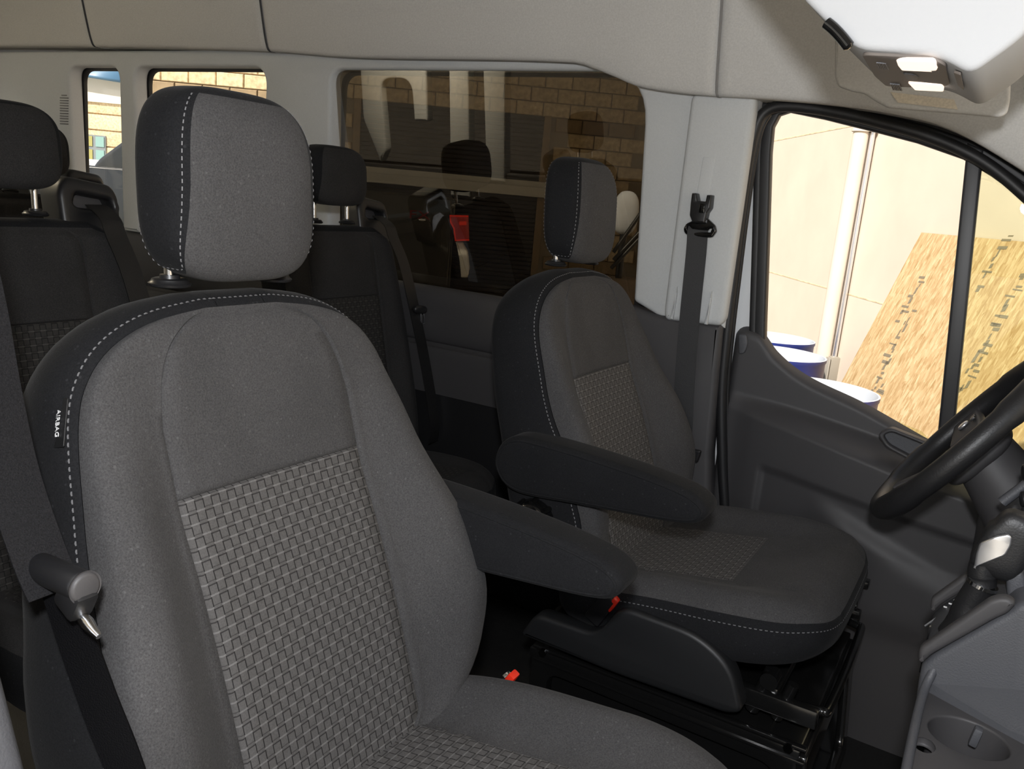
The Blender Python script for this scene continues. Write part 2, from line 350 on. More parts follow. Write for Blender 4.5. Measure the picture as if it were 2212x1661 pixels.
# ---- ceiling: headliner panels with open joints between them
zlo = pchip([-3.3, -2.2, -1.3, -.95, -.22, -.12, -.02, .15, .27, .415, .625, .82, .95, 1.15], [1.765, 1.75, 1.728, 1.708, 1.694, 1.668, 1.636, 1.62, 1.616, 1.608, 1.578, 1.487, 1.40, 1.25])
ceil = struct(empty('ceiling', (0, 0, 2.05)), 'grey cloth headliner of the van roof')
def head_profile(x, s):
    z0 = zlo(x) if s > 0 else max(zlo(x), 1.66); T = 2.06
    c = [(.93, z0+.006), (.86, z0+.004), (.815, z0), (.802, z0+.003), (.795, z0+.014), (.785, z0+.045), (.770, z0+.11), (.752, z0+.19), (.730, z0+.26), (.68, 1.99), (.55, 2.03), (.3, T-.01), (0, T)]
    return [(x, s*a, b) for a, b in catmull([np.array(p) for p in c], 3)]
for s in (1, -1):
    for x0, x1 in ((-3.25, -2.2), (-2.2, -1.3), (-1.3, .17), (.17, 1.15)):
        if s < 0 and x0 > 0: x0, x1 = .17, 1.15
        xs = [x0+.0018, x0+.0019, x0+.012]+list(np.linspace(x0+.03, x1-.03, max(6, int((x1-x0)/.03))))+[x1-.012, x1-.0019, x1-.0018]
        G = []
        for i, x in enumerate(xs):
            row = head_profile(x, s); e = {0: .02, 1: .006, len(xs)-1: .02, len(xs)-2: .006}.get(i, 0.0)
            if e: row = [(p[0], p[1]+s*e*(1 if abs(p[1]) > .6 else abs(p[1])/.6), p[2]+e*(0 if abs(p[1]) > .74 else 1)) for p in row]
            G.append(row)
        me = grid(G, ang=50)
        obj('headliner_panel', finish(me, False, 50), HEAD, ceil)
for s in (1, -1):
    for xj in (-2.2, -1.3, .17):
        pr = [np.array(q) for q in head_profile(xj, s)][4:]
        obj('headliner_joint', tube([q+np.array([0, s*.0016, .0012]) for q in pr], .0030, 6), VNT0 if xj < 0 else VNT1, ceil)
# roof skin above the headliner
obj('roof_skin', plate([[(-3.3, -1.0), (1.2, -1.0), (1.2, 1.0), (-3.3, 1.0)]], lambda u, v, w: (u, v, 2.10+w), .01), WHT, ceil)
for k, s in enumerate((1, -1)):
    obj('cant_rail', plate([[(-3.3, 1.70), (.27, 1.70)]+([(.6, 1.63), (.85, 1.53), (1.02, 1.40), (1.12, 1.30)] if s > 0 else [(.6, 1.69), (.9, 1.66), (1.05, 1.58), (1.14, 1.48)])+[(1.2, 1.40), (1.2, 2.11), (-3.3, 2.11)]], lambda u, v, w, s=s: (u, s*(.955+w), v), .02), WHT, ceil)

# ---- left wall: light trim with window openings
def comb(y0, y1):
    pts = [(.25, 1.74), (.25, 1.075), (.08, 1.078), (.0, 1.11), (-.036, 1.685), (-1.092, 1.685), (-1.066, 1.06), (-1.395, 1.06), (-1.372, 1.692), (-2.052, 1.692), (-2.03, 1.09), (-2.13, 1.09), (-2.14, 1.692), (-2.452, 1.692), (-2.43, 1.09), (-3.25, 1.09), (-3.25, 1.75)]
    rr = [0, 0, 0, .01, .13, .05, .01, .01, .07, .05, .01, .01, .06, .045, .01, 0, 0]
    return rounded(pts, rr, 7)
wl = struct(empty('wall_left', (-1.2, .9, 1.0)), 'light grey pillar trim along the driver side of the van')
obj('pillar_trim', plate([comb(0, 0)], XZ(.862), .06, .012), TRIM, wl)
win = {1: [(-1.112, 1.04), (.02, 1.04), (.0, 1.71), (-1.112, 1.71)], 2: [(-2.07, 1.06), (-1.35, 1.06), (-1.35, 1.715), (-2.07, 1.715)], 3: [(-2.47, 1.06), (-2.11, 1.06), (-2.11, 1.715), (-2.47, 1.715)]}
for k, q in win.items():
    inner = {1: [(-1.083, 1.05), (-.02, 1.05), (-.045, 1.677), (-1.083, 1.677)], 2: [(-2.043, 1.07), (-1.385, 1.07), (-1.385, 1.684), (-2.043, 1.684)], 3: [(-2.443, 1.07), (-2.135, 1.07), (-2.135, 1.684), (-2.443, 1.684)]}[k]
    w = struct(obj('window_%d' % k, plate([q], XZ(.934) if k > 1 else (lambda u, v, w: (u, .958-.115*(v-1.04)+w, v)), .004), GTNT if k == 1 else GREAR), {1: 'dark tinted side window behind the driver seat', 2: 'second side window, above the passenger headrest', 3: 'narrow rear side window looking out on a far building'}[k])
    obj('window_seal', plate([q, rounded(inner, .05)], XZ(.922), .014, .003), RUB, w)
# raised front pillar cover with belt adjuster slot
bp = at(1465, 300, 'y', .845)
obj('belt_pillar_cover', plate([rounded([(.094, 1.63), (.252, 1.63), (.252, 1.10), (.243, 1.082), (.10, 1.076), (.094, 1.10)], .02)], XZ(.838), .05, .014), TRIM, wl)
obj('belt_adjuster_cover', plate([rounded([(.146, 1.483), (.177, 1.483), (.172, 1.35), (.141, 1.35)], .003)], XZ(.8366), .004, .0012), TRIM, wl)
for px in (1452, 1527):
    p = at(px, 690, 'y', .838)
    obj('trim_rib', plate([[(p[0]-.004, 1.082), (p[0]+.004, 1.082), (p[0]+.006, 1.15), (p[0]+.004, 1.165)]], XZ(.830), .012, .003), TRIM, wl)
# dark lower trim
prof = [(.935, 1.055), (.90, 1.062), (.872, 1.055), (.856, 1.03), (.848, .98), (.846, .93), (.850, .905), (.858, .897), (.852, .888), (.842, .875), (.838, .80), (.838, .745)]
def zoff(x): return .02*S((x+.6)/.6)
xs = np.linspace(-3.25, .02, 40)
dn = obj('lower_trim_panel', finish(grid([[(x, a, b+(.03 if x < -1.2 else 0)*S((b-1.0)/.05)) for a, b in catmull([np.array(p) for p in prof], 4)] for x in xs]), False, 50), PLD, wl)
obj('kick_panel', plate([[(-3.25, FLOORZ), (.02, FLOORZ), (.02, .752), (-3.25, .752)]], XZ(.85), .02, .004), PLB, wl)
obj('belt_pillar_lower_trim', plate([rounded([(-.01, 1.10), (.06, 1.085), (.245, 1.085), (.252, .95), (.262, .75), (.29, .55), (.30, FLOORZ), (-.01, FLOORZ)], .01)], XZ(.852), .06, .015), PLD, wl)
obj('body_skin', plate([[(-3.3, -.35), (.24, -.35), (.24, 1.05), (-3.3, 1.05)]], XZ(.965), .012), WHT, wl)
# slotted air vent in the rear quarter trim
VNT = mat('grey_vent_slot', (.20, .20, .20), .8)
def vent(parent):
    for i in range(12):
        p = at(139, 206+i*5.6, 'y', .862); w0 = .055 if i else .035
        obj('vent_slot', box((p[0], .8615, p[2]), (w0, .004, .0045), .001, seg=1), VNT, parent)
vent(wl)

# ---- driver door
door = struct(empty('door_1', (.7, .92, .4)), 'dark grey driver door with lowered window')
top = [at(x, y, 'y', .93) for x, y in ((1655, 700), (1662, 500), (1667, 330), (1672, 275), (1685, 250), (1706, 243), (1780, 258), (1880, 283), (1980, 309), (2080, 344), (2140, 380), (2212, 432))]
opn = [(p[0], p[2]) for p in top]+[(.93, 1.365), (1.02, 1.235), (1.08, 1.08), (1.10, .90), (1.08, .60), (.90, .55), (.60, .55), (.40, .60)]
def offs(poly, d):
    out = []; N = len(poly); A = sum(poly[i][0]*poly[(i+1) % N][1]-poly[(i+1) % N][0]*poly[i][1] for i in range(N)); sg = 1 if A > 0 else -1
    for i in range(N):
        a, p, b = (np.array(poly[j % N], float) for j in (i-1, i, i+1)); t1 = (p-a)/np.linalg.norm(p-a); t2 = (b-p)/np.linalg.norm(b-p)
        n = np.array([t1[1]+t2[1], -(t1[0]+t2[0])])*sg; n /= np.linalg.norm(n); c = max(.4, n@np.array([t1[1], -t1[0]])*sg); out.append(tuple(p+n*d/c))
    return out
obj('window_frame', plate([offs(opn, .030), opn], XZ(.918), .03, .006), RUB, door)
obj('frame_backing', plate([offs(opn, .085), offs(opn, .015)], XZ(.957), .012), RUB, door)
obj('frame_inner_seal', plate([offs(opn, .040), offs(opn, .022)], XZ(.917), .014, .005), RUB, door)
# lowered pane, edge just showing above the sill, and the fixed quarter pane behind a bar
bar = [at(x, y, 'y', .93) for x, y in ((2086, 330), (2121, 345), (2066, 960), (2032, 945))]
obj('division_bar', plate([[(bar[0][0], bar[0][2]+.02), (bar[1][0], bar[1][2]+.02), (bar[2][0]-.002, bar[2][2]-.05), (bar[3][0]-.002, bar[3][2]-.05)]], XZ(.912), .03, .006), mat('division_bar_black', (.03, .03, .032), .45), door)
e0, e1, e2 = at(1900, 893, 'y', .94), at(1990, 935, 'y', .94), at(2005, 948, 'y', .94)
obj('door_glass', plate([[(e0[0], e0[2]), (e1[0], e1[2]+.004), (e2[0], e2[2]+.001), (.76, .70), (.55, .70)]], XZ(.938), .004), GCLR, door)
obj('quarter_glass', plate([[(bar[1][0]-.005, 1.54), (.84, 1.47), (.94, 1.37), (1.03, 1.24), (1.09, 1.08), (1.11, .90), (1.09, .77), (.95, .77), (bar[2][0]-.006, .84)]], XZ(.932), .004), GCLR, door)
sill = pchip([.24, .263, .30, .325, .345, .37, .45, .586, .738, .95, 1.15], [1.05, 1.074, 1.082, 1.076, 1.056, 1.03, .983, .942, .885, .81, .74])
zl = pchip([.24, .317, .43, .6, .72, .95, 1.15], [.925, .915, .905, .880, .86, .83, .80])
dep = pchip([.24, .30, .36, .45, .6, .75, 1.15], [.012, .02, .042, .066, .095, .11, .115])
def door_y(x, z):
    y = .908 - dep(x)*S((zl(x)-z)/.05)
    y += .012*S((.752-.1*max(0, x-.45)-z)/.012)*S((x-.385)/.014)
    y -= .020*S((.70-.35*(x-.62)-z)/.05)*S((x-.50)/.12)*S((z-.42)/.06)
    t = (sill(x)-z)/.022
    if t < 1: y += .030*(1-t)**2
    u = (x-.262)/.02
    if u < 1: y += .025*(1-max(u, 0))**2
    return y
xs = list(np.linspace(.262, .30, 6))+list(np.linspace(.307, .48, 26))+list(np.linspace(.49, 1.15, 44)); vs = [0, .03, .07, .12]+list(np.linspace(.2, 1, 10))
def door_rows(x):
    a, b, c = sill(x), zl(x)+.008, zl(x)-.058
    return [a+(b-a)*v for v in vs]+list(np.linspace(b, c, 15))[1:]+list(np.linspace(c, .62, 22))[1:]+list(np.linspace(.62, .02, 24))[1:]
obj('door_panel', finish(grid([[(x, door_y(x, z), z) for z in door_rows(x)] for x in xs], ang=60), False, 60), PLD, door)
ap = [at(x, y, 'y', .889) for x, y in ((1593, 722), (1611, 724), (1613, 745), (1606, 764), (1594, 766))]
obj('tweeter_cover', plate([rounded([(p[0], p[2]) for p in ap], .006)], XZ(.8955), .010, .003), PLG, door)
hp = [at(x, y, 'y', .85) for x, y in ((1902, 938), (1925, 926), (2010, 960), (2080, 1000), (2060, 1030), (1975, 992), (1918, 962))]
hq = [(p[0], p[2]) for p in hp]
obj('handle_surround', plate([rounded(offs(hq, .004), .01), rounded(offs(hq, -.004), .01)], XZ(.838), .03, .004), PLD, door)
obj('handle_cup', plate([rounded(offs(hq, -.003), .008)], XZ(.858), .006), PLG, door)
obj('door_edge_paint', plate([[(.235, .10), (.235, 1.60), (.258, 1.60), (.312, 1.06), (.33, .95), (.33, .10)]], XZ(.936), .02, .004), WHT, door)
obj('lower_door_skin', plate([[(.25, -.3), (1.2, -.3), (1.2, .74), (.738, .86), (.45, .93), (.25, .95)]], XZ(.972), .01), WHT, door)
# rubber seal around the door aperture
sp = [at(x, y, 'y', .885) for x, y in ((1566, 1180), (1561, 1000), (1559, 850), (1570, 720), (1584, 600), (1600, 470), (1617, 350), (1632, 280), (1650, 245), (1682, 230), (1740, 232), (1820, 245), (1900, 264), (2000, 292), (2090, 330), (2160, 375), (2240, 445))]
sp = [np.array([.31, .885, .30])]+sp
seal = struct(obj('trim_1', tube(catmull(sp, 6), .0135, 10), RUB), 'black rubber seal around the driver door opening')
lip = struct(obj('trim_2', tube([p+np.array([.010, .012, 0]) for p in catmull(sp[:10], 6)], .007, 8), RUB), 'thin inner lip of the driver door seal')

# ---- right wall: pillars and windows behind the passenger door, mirrored
wr = struct(empty('wall_right', (-1.5, -.9, 1.0)), 'light grey pillar trim along the passenger side of the van')
rp = rounded([(.13, 1.74), (.13, 1.06), (-.03, 1.06), (-.05, 1.66), (-.46, 1.66), (-.48, 1.06), (-.60, 1.06), (-.62, 1.66), (-1.54, 1.66), (-1.57, 1.0), (-1.69, 1.0), (-1.68, 1.67), (-1.765, 1.67), (-1.80, .90), (-1.935, .90), (-1.89, 1.67), (-2.04, 1.67), (-2.06, 1.30), (-2.15, 1.30), (-2.15, 1.52), (-2.37, 1.52), (-2.37, 1.13), (-2.42, 1.06), (-2.52, 1.30), (-2.50, 1.66), (-2.9, 1.66), (-2.92, 1.09), (-3.25, 1.09), (-3.25, 1.75)],
             [0, 0, .01, .10, .10, .01, .01, .10, .12, .01, .01, .03, .03, .01, .01, .05, .05, .01, .01, .08, .08, .02, .01, .03, .08, .08, .01, 0, 0], 6)
obj('pillar_trim', plate([rp], lambda u, v, w: (u, -.862-w, v), .06, .012), TRIM, wr)
obj('lower_trim_panel', plate([[(-3.25, FLOORZ), (.02, FLOORZ), (.02, 1.05), (-3.25, 1.05)]], lambda u, v, w: (u, -.872-w, v), .03, .01), PLD, wr)
obj('body_skin', plate([[(-3.3, -.35), (.10, -.35), (.10, 1.05), (-3.3, 1.05)]], lambda u, v, w: (u, -.965-w, v), .012), WHT, wr)
obj('belt_pillar_trim', plate([rounded([(.02, 1.10), (.13, 1.10), (.16, 1.04), (.192, .98), (.235, .87), (.262, .77), (.29, .60), (.29, FLOORZ), (.02, FLOORZ)], .01)], lambda u, v, w: (u, -.87-w, v), .06, .015), PLG, wr)
GDRK = glass('dark_privacy_glass', (.10, .09, .075), 1.0)
for k, x0, x1, lb in ((4, -.47, -.04, 'in the sliding door behind the passenger seat'), (5, -1.56, -.61, 'at the rear of the sliding door'), (6, -2.112, -1.562, 'on the passenger side rear quarter'), (7, -2.482, -2.114, 'narrow, at the passenger side rear corner'), (8, -2.91, -2.48, 'last one on the passenger side')):
    struct(obj('window_%d' % k, plate([[(x0, 1.03), (x1, 1.03), (x1, 1.70), (x0, 1.70)]], lambda u, v, w: (u, -.934-w, v), .004), GDRK), 'dark side window '+lb)
wb = struct(empty('wall_rear', (-3.25, 0, 1.0)), 'rear doors of the van')
obj('rear_door_trim', plate([[(-.98, FLOORZ), (.98, FLOORZ), (.98, 2.05), (-.98, 2.05)], rounded([(-.78, 1.15), (-.06, 1.15), (-.06, 1.70), (-.78, 1.70)], .07), rounded([(.06, 1.15), (.78, 1.15), (.78, 1.70), (.06, 1.70)], .07)], lambda u, v, w: (-3.27+w, u, v), .06, .012), TRIM, wb)
struct(obj('window_10', plate([[(-.82, 1.1), (.82, 1.1), (.82, 1.74), (-.82, 1.74)]], lambda u, v, w: (-3.28+w, u, v), .004), GREAR), 'rear door glass')
# windscreen, closing the cab at the front
struct(obj('window_9', plate([[(-.9, 0), (.9, 0), (.78, 1), (-.78, 1)]], lambda u, v, w: (2.0-.85*v+w, u, 1.05+.95*v), .005), glass('windscreen_glass', (.85, .88, .86))), 'sloping windscreen')

# ================================================================== SEATS
def make_back(cfg, T):
    """upholstered backrest: front panel lofted up the spine, darker border swept round its outline. T maps (x, b, z), b lateral"""
    xf, Wd, hh, aa, bs = cfg['xf'], pchip(*cfg['W']), pchip(*cfg['h']), pchip(*cfg['as']), cfg['bs']
    ca, sa = math.cos(cfg['tilt']), math.sin(cfg['tilt']); th = cfg['thick']; wz = cfg['weave_top']; zt = cfg['top']; zb = cfg['bot']
    zs = list(np.linspace(zb, wz-.005, cfg.get('n1', 26)))+[wz-.0025, wz, wz+.0025]+list(np.linspace(wz+.008, zt-.06, 14))+list(zt-.06*np.array([.88, .76, .65, .55, .45, .36, .28, .2, .13, .07, .03, 0]))
    def half(z):
        w, h, a0 = Wd(z), hh(z), aa(z); P = []; bb = min(bs, w*.62); dip = .0045 if abs(z-wz) < .001 else 0
        for b in np.linspace(0, bb-.0035, 7): P.append((b, -dip-.004*(1-(b/bb)**2)*cfg.get('dish', 1)))
        P.append((bb, -.0045)); P.append((bb+.0035, .0005+.03*h))
        for t in np.linspace(.10, 1, 13):
            b = bb+(w-bb)*(t if t < .7 else .7+.3*math.sin((t-.7)/.3*math.pi/2))
            a = h*S(t/.72) if t < .72 else h-(h-a0)*(1-math.sqrt(max(0, 1-((t-.72)/.28)**2)))
            P.append((b, a))
        k = S((z-(zt-.03))/.03)      # roll the upper edge back towards the seam
        return [(b, a+(a0-a)*k*k) for b, a in P[:-1]]+[(w, a0)]
    def pt(b, z, a): return T(xf(z)+a*ca, b, z+a*sa)
    rows = []
    for z in zs:
        P = half(z); rows.append([(-b, z, a) for b, a in P[::-1]][:-1]+[(b, z, a) for b, a in P])
    A = np.array([[pt(*q) for q in r] for r in rows]); n = A.shape[1]; mid = n//2; w0, w1 = mid-7, mid+7
    kz = min(range(len(zs)), key=lambda i: abs(zs[i]-wz))
    def sub(r0, r1, a, b, uv=False):
        Q = A[r0:r1+1, a:b+1]
        U = None
        if uv:
            U = np.zeros(Q.shape[:2]+(2,)); U[:, :, 0] = np.concatenate([np.zeros((Q.shape[0], 1)), np.cumsum(np.linalg.norm(np.diff(Q, axis=1), axis=2), axis=1)], 1)
            U[:, :, 0] -= U[:, :, 0].mean(axis=1, keepdims=True); U[:, :, 0] += 5
            U[:, :, 1] = (np.concatenate([[0], np.cumsum(np.linalg.norm(np.diff(Q[:, Q.shape[1]//2], axis=0), axis=1))]))[:, None]+3
        return Q, U
    parts = {}
    Q, U = sub(0, kz, w0, w1, True); parts['weave'] = grid(Q, U)
    parts['panel'] = join(grid(sub(0, len(zs)-1, 0, w0)[0]), grid(sub(0, len(zs)-1, w1, n-1)[0]), grid(sub(kz, len(zs)-1, w0, w1)[0]))
    arch = [r[0] for r in rows]+rows[-1][1:-1]+[r[-1] for r in rows[::-1]]
    B = np.array(arch); tg = np.gradient(B[:, :2], axis=0); tg /= np.linalg.norm(tg, axis=1, keepdims=True)+1e-12
    nn = np.stack([-tg[:, 1], tg[:, 0]], 1)
    for k in range(4): nn[1:-1] = (nn[:-2]+nn[1:-1]*2+nn[2:])/4
    nn /= np.linalg.norm(nn, axis=1, keepdims=True)
    ts = [0, .02, .05, .09, .14, .22, .32, .44, .56, .68, .78, .86, .92, .97, 1.0]
    G = []
    for (b, z, a0), nv in zip(arch, nn):
        row = []
        for t in ts:
            up = max(nv[1], 0); dsp = (.0015 if t else 0)+(.010+cfg.get('cap', .014)*up)*math.sin(math.pi*min(t*1.02, 1)**.8)**.8*(1 if t < .98 else 0)-(.012*((t-.86)/.14)**2 if t > .86 else 0)
            row.append(pt(b+nv[0]*dsp, z+nv[1]*dsp, a0-.001+(-th-a0)*t))
        for ins in (.03, .07): row.append(pt(b-nv[0]*ins if abs(b) > ins else b*.5, z-nv[1]*ins, -th-.004))
        row.append(pt(b*.3, min(z, zt-.09), -th-.006)); row.append(pt(0, min(z, zt-.09), -th-.006))
        G.append(row)
    parts['cover'] = grid(G); G = np.array(G)
    parts['stitch'] = (G, 2, 6)
    for k in ('weave', 'panel', 'cover'): finish(parts[k], False, 60)
    return parts
def grid_normals(A):
    du = np.gradient(A, axis=0); dv = np.gradient(A, axis=1); n = np.cross(du, dv); n /= np.linalg.norm(n, axis=2, keepdims=True)+1e-12; return n

def superell(rx, ry, rz, p, n=22, T=lambda x, y, z: (x, y, z)):
    V = []; F = []; idx = {}
    for ax in range(3):
        for sg in (1, -1):
            for i in range(n+1):
                for j in range(n+1):
                    u, v = math.tan((i/n*2-1)*math.pi/4), math.tan((j/n*2-1)*math.pi/4)
                    d = [0, 0, 0]; d[ax] = sg; d[(ax+1) % 3] = u; d[(ax+2) % 3] = v
                    d = np.array(d, float); k = (abs(d[0])**p+abs(d[1])**p+abs(d[2])**p)**(1/p); d /= k
                    idx[ax, sg, i, j] = len(V); V.append(T(d[0]*rx, d[1]*ry, d[2]*rz))
            for i in range(n):
                for j in range(n): F.append((idx[ax, sg, i, j], idx[ax, sg, i+1, j], idx[ax, sg, i+1, j+1], idx[ax, sg, i, j+1]))
    return pyd(V, F, 60)
def headrest(parent, T, cx, cz, rx, rb, rz, fab, fabd, thread=True, lean=-.06):
    """padded head restraint: cloth front and base, darker side panels ending in a stitched U, dark top"""
    p, q = 4.2, 3.6
    def sec(fi, th):
        c, s_ = math.cos(fi), math.sin(fi); ct, st = abs(math.cos(th))**(2/q), math.copysign(abs(math.sin(th))**(2/q), th)
        x = math.copysign(abs(c)**(2/p), c)*rx*ct; b = abs(s_)**(2/p)*rb*ct; z = rz*st
        bow = .008*(1-(b/rb)**2)*(x > 0)
        return cx+x+bow+lean*z-.012*max(0, z/rz)**3, b*(1-.07*max(0, z/rz)**2), cz+z
    ths = [math.radians(a) for a in np.linspace(-89.5, 89.5, 49)]
    def seams(th):
        t = (math.copysign(abs(math.sin(th))**(2/q), th)+1)/2; u = min(max((t-.045)/.55, 0), 1); w = (1-(1-u)**2.3)**.5
        return math.radians(90-49*w), math.radians(90+50*w)
    nf, nsd, nb = 10, 10, 8; itop = max(i for i, th in enumerate(ths) if math.degrees(th) < 57); iu = min(i for i, th in enumerate(ths) if seams(th)[1]-seams(th)[0] > .03)
    h = None; sides = []; fronts = []; tops = []
    for s in (1, -1):
        G = []
        for th in ths:
            f0, f1 = seams(th)
            fis = list(np.linspace(0, f0, nf+1))+list(np.linspace(f0, f1, nsd+1))[1:]+list(np.linspace(f1, math.pi, nb+1))[1:]
            G.append([T(*(lambda v: (v[0], s*v[1], v[2]))(sec(fi, th))) for fi in fis])
        A = np.array(G); sides.append(A[iu:itop+1, nf:nf+nsd+1]); fronts += [grid(A[:itop+1, :nf+1]), grid(A[:itop+1, nf+nsd:]), grid(A[:iu+1, nf:nf+nsd+1])]; tops.append(grid(A[itop:]))
    h = obj('headrest', finish(join(*fronts), True, 60), fab, parent)
    obj('top_strip', finish(join(*tops), True, 60), fabd, h)
    cen = np.array(T(cx, 0, cz))
    for A in sides:
        o = obj('side_panel', finish(grid(A), True, 60), fabd, h)
        if thread:
            N = grid_normals(A); N *= np.sign(((A-cen)*N).sum(axis=2).mean())
            m, n = A.shape[0]-1, A.shape[1]-1
            idx = [(i, 1) for i in range(m, 2, -1)]+[(2, j) for j in range(2, n-1)]+[(i, n-1) for i in range(3, m+1)]
            obj('stitching', stitches([A[i]+N[i]*.0006 for i in idx], [N[i] for i in idx], .0044, .0036, .0007, .0006), THR, o)
    return h
def posts(parent, T, x, zb, zt, half=.08, r=.0062):
    for s in (-1, 1):
        po = obj('headrest_post', cyl(T(x, s*half, zb), T(x-.004, s*half, zt), r), CHR, parent, 'chrome headrest post')
        c = np.array(T(x, s*half, zb)); obj('post_collar', join(cyl(c, c+np.array([0, 0, .010]), .024, .021, 24, .004), cyl(c+np.array([0, 0, .008]), c+np.array([0, 0, .014]), .012, .011, 20)), PLB, po)

# cushion top height over the plan (x along, b across)
def make_cushion(cfg, T):
    L0, L1, Wh = cfg['x0'], cfg['x1'], cfg['W']; zc = pchip(*cfg['zc']); hb = pchip(*cfg['hb']); bs = cfg['bs']; zbot = pchip(*cfg['zbot'])
    cxm, lx = (L0+L1)/2, (L1-L0)/2
    def plan(u, v):
        # rounded rectangle, more rounded at the front
        p = 5.0; q = max(abs(u), abs(v)); k = (abs(u)**p+abs(v)**p)**(1/p)/q if q > 1e-6 else 1.0
        uu, vv = u/k, v/k
        return cxm+lx*uu, Wh*vv*(1-.05*S((uu-.3)/.7))
    def top(x, b, e):
        w = Wh; t = (abs(b)-bs)/(w-bs); z = zc(x)
        if t > 0: z += hb(x)*S(t/.72)
        z -= cfg.get('edge', .03)*max(0, (e-.80)/.20)**2.2
        if abs(abs(b)-bs) < .004: z -= .003
        return z
    n = 44; us = np.linspace(-1, 1, n+1); vs = sorted(list(np.linspace(-1, 1, n+1)))
    G = []
    for u in us:
        G.append([])
        for v in vs:
            x, b = plan(u, v); G[-1].append(T(x, b, top(x, b, max(abs(u), abs(v)))))
    topm = finish(grid(G), True, 60)
    ring = [(u, -1) for u in us]+[(1, v) for v in us[1:]]+[(u, 1) for u in us[::-1][1:]]+[(-1, v) for v in us[::-1][1:-1]]
    rows = []
    for k, (out, f) in enumerate(((0.0, 0.0), (.003, .03), (.007, .15), (.010, .4), (.006, .7), (-.004, .88), (-.03, .97), (-.06, 1.0))):
        row = []
        for u, v in ring:
            x, b = plan(u, v); zt = top(x, b, 1.0); zb = zbot(x); d = np.array([x-cxm, b]); d /= np.linalg.norm(d)
            row.append(T(x+d[0]*out, b+d[1]*out, zt+(zb-zt)*f))
        rows.append(row+[row[0]])
    bm_bottom = pyd(rows[-1][:-1], [tuple(range(len(rows[-1])-1))], 60)
    skirt = join(finish(grid(rows), True, 60), bm_bottom)
    xw0, xw1 = cfg['wx']; gx = np.linspace(xw0, xw1, 24); gb = np.linspace(-bs+.003, bs-.003, 20)
    Q = np.array([[T(x, b, top(x, b, max(abs((x-cxm)/lx), abs(b)/Wh))+.0012) for b in gb] for x in gx])
    U = np.array([[(b+7, x+7) for b in gb] for x in gx])
    wv = finish(grid(Q, U), True, 60)
    A = np.array(rows)
    return topm, skirt, wv, [A[2, j]+0 for j in range(A.shape[1])], [np.array(T(*(0, 0, 0)))]

LUM = pchip([.5, .56, .7, .8, .9, .995, 1.2], [.024, .026, .024, .020, .0115, 0, 0])
FS = dict(xf=lambda z: .21-.308*(z-.654)+LUM(z), tilt=math.atan(.308), thick=.135, weave_top=.995, top=1.195, bot=.575, bs=.147,
          W=([.56, .60, .62, .645, .67, .70, .74, .784, .855, .90, .97, 1.06, 1.115, 1.14, 1.16, 1.178, 1.188, 1.195], [.13, .175, .205, .245, .270, .284, .294, .297, .288, .275, .257, .240, .224, .208, .186, .150, .112, .055]),
          h=([.56, .62, .70, .78, .87, .94, 1.03, 1.10, 1.2], [.005, .018, .042, .060, .055, .042, .022, .006, -.002]))
FS['as'] = ([.56, .62, .68, .76, .87, .94, 1.03, 1.10, 1.2], [-.02, -.010, .002, .021, .015, -.002, -.010, -.016, -.010])
CU = dict(x0=.15, x1=.688, W=.285, bs=.15, zc=([.1, .2, .35, .485, .6, .66, .70, .72], [.605, .615, .640, .663, .688, .697, .694, .69]),
          hb=([.1, .2, .35, .5, .6, .68, .72], [.018, .030, .034, .026, .012, .004, .0]), zbot=([.1, .3, .5, .6, .72], [.52, .54, .56, .575, .61]), wx=(.19, .485), edge=.030)
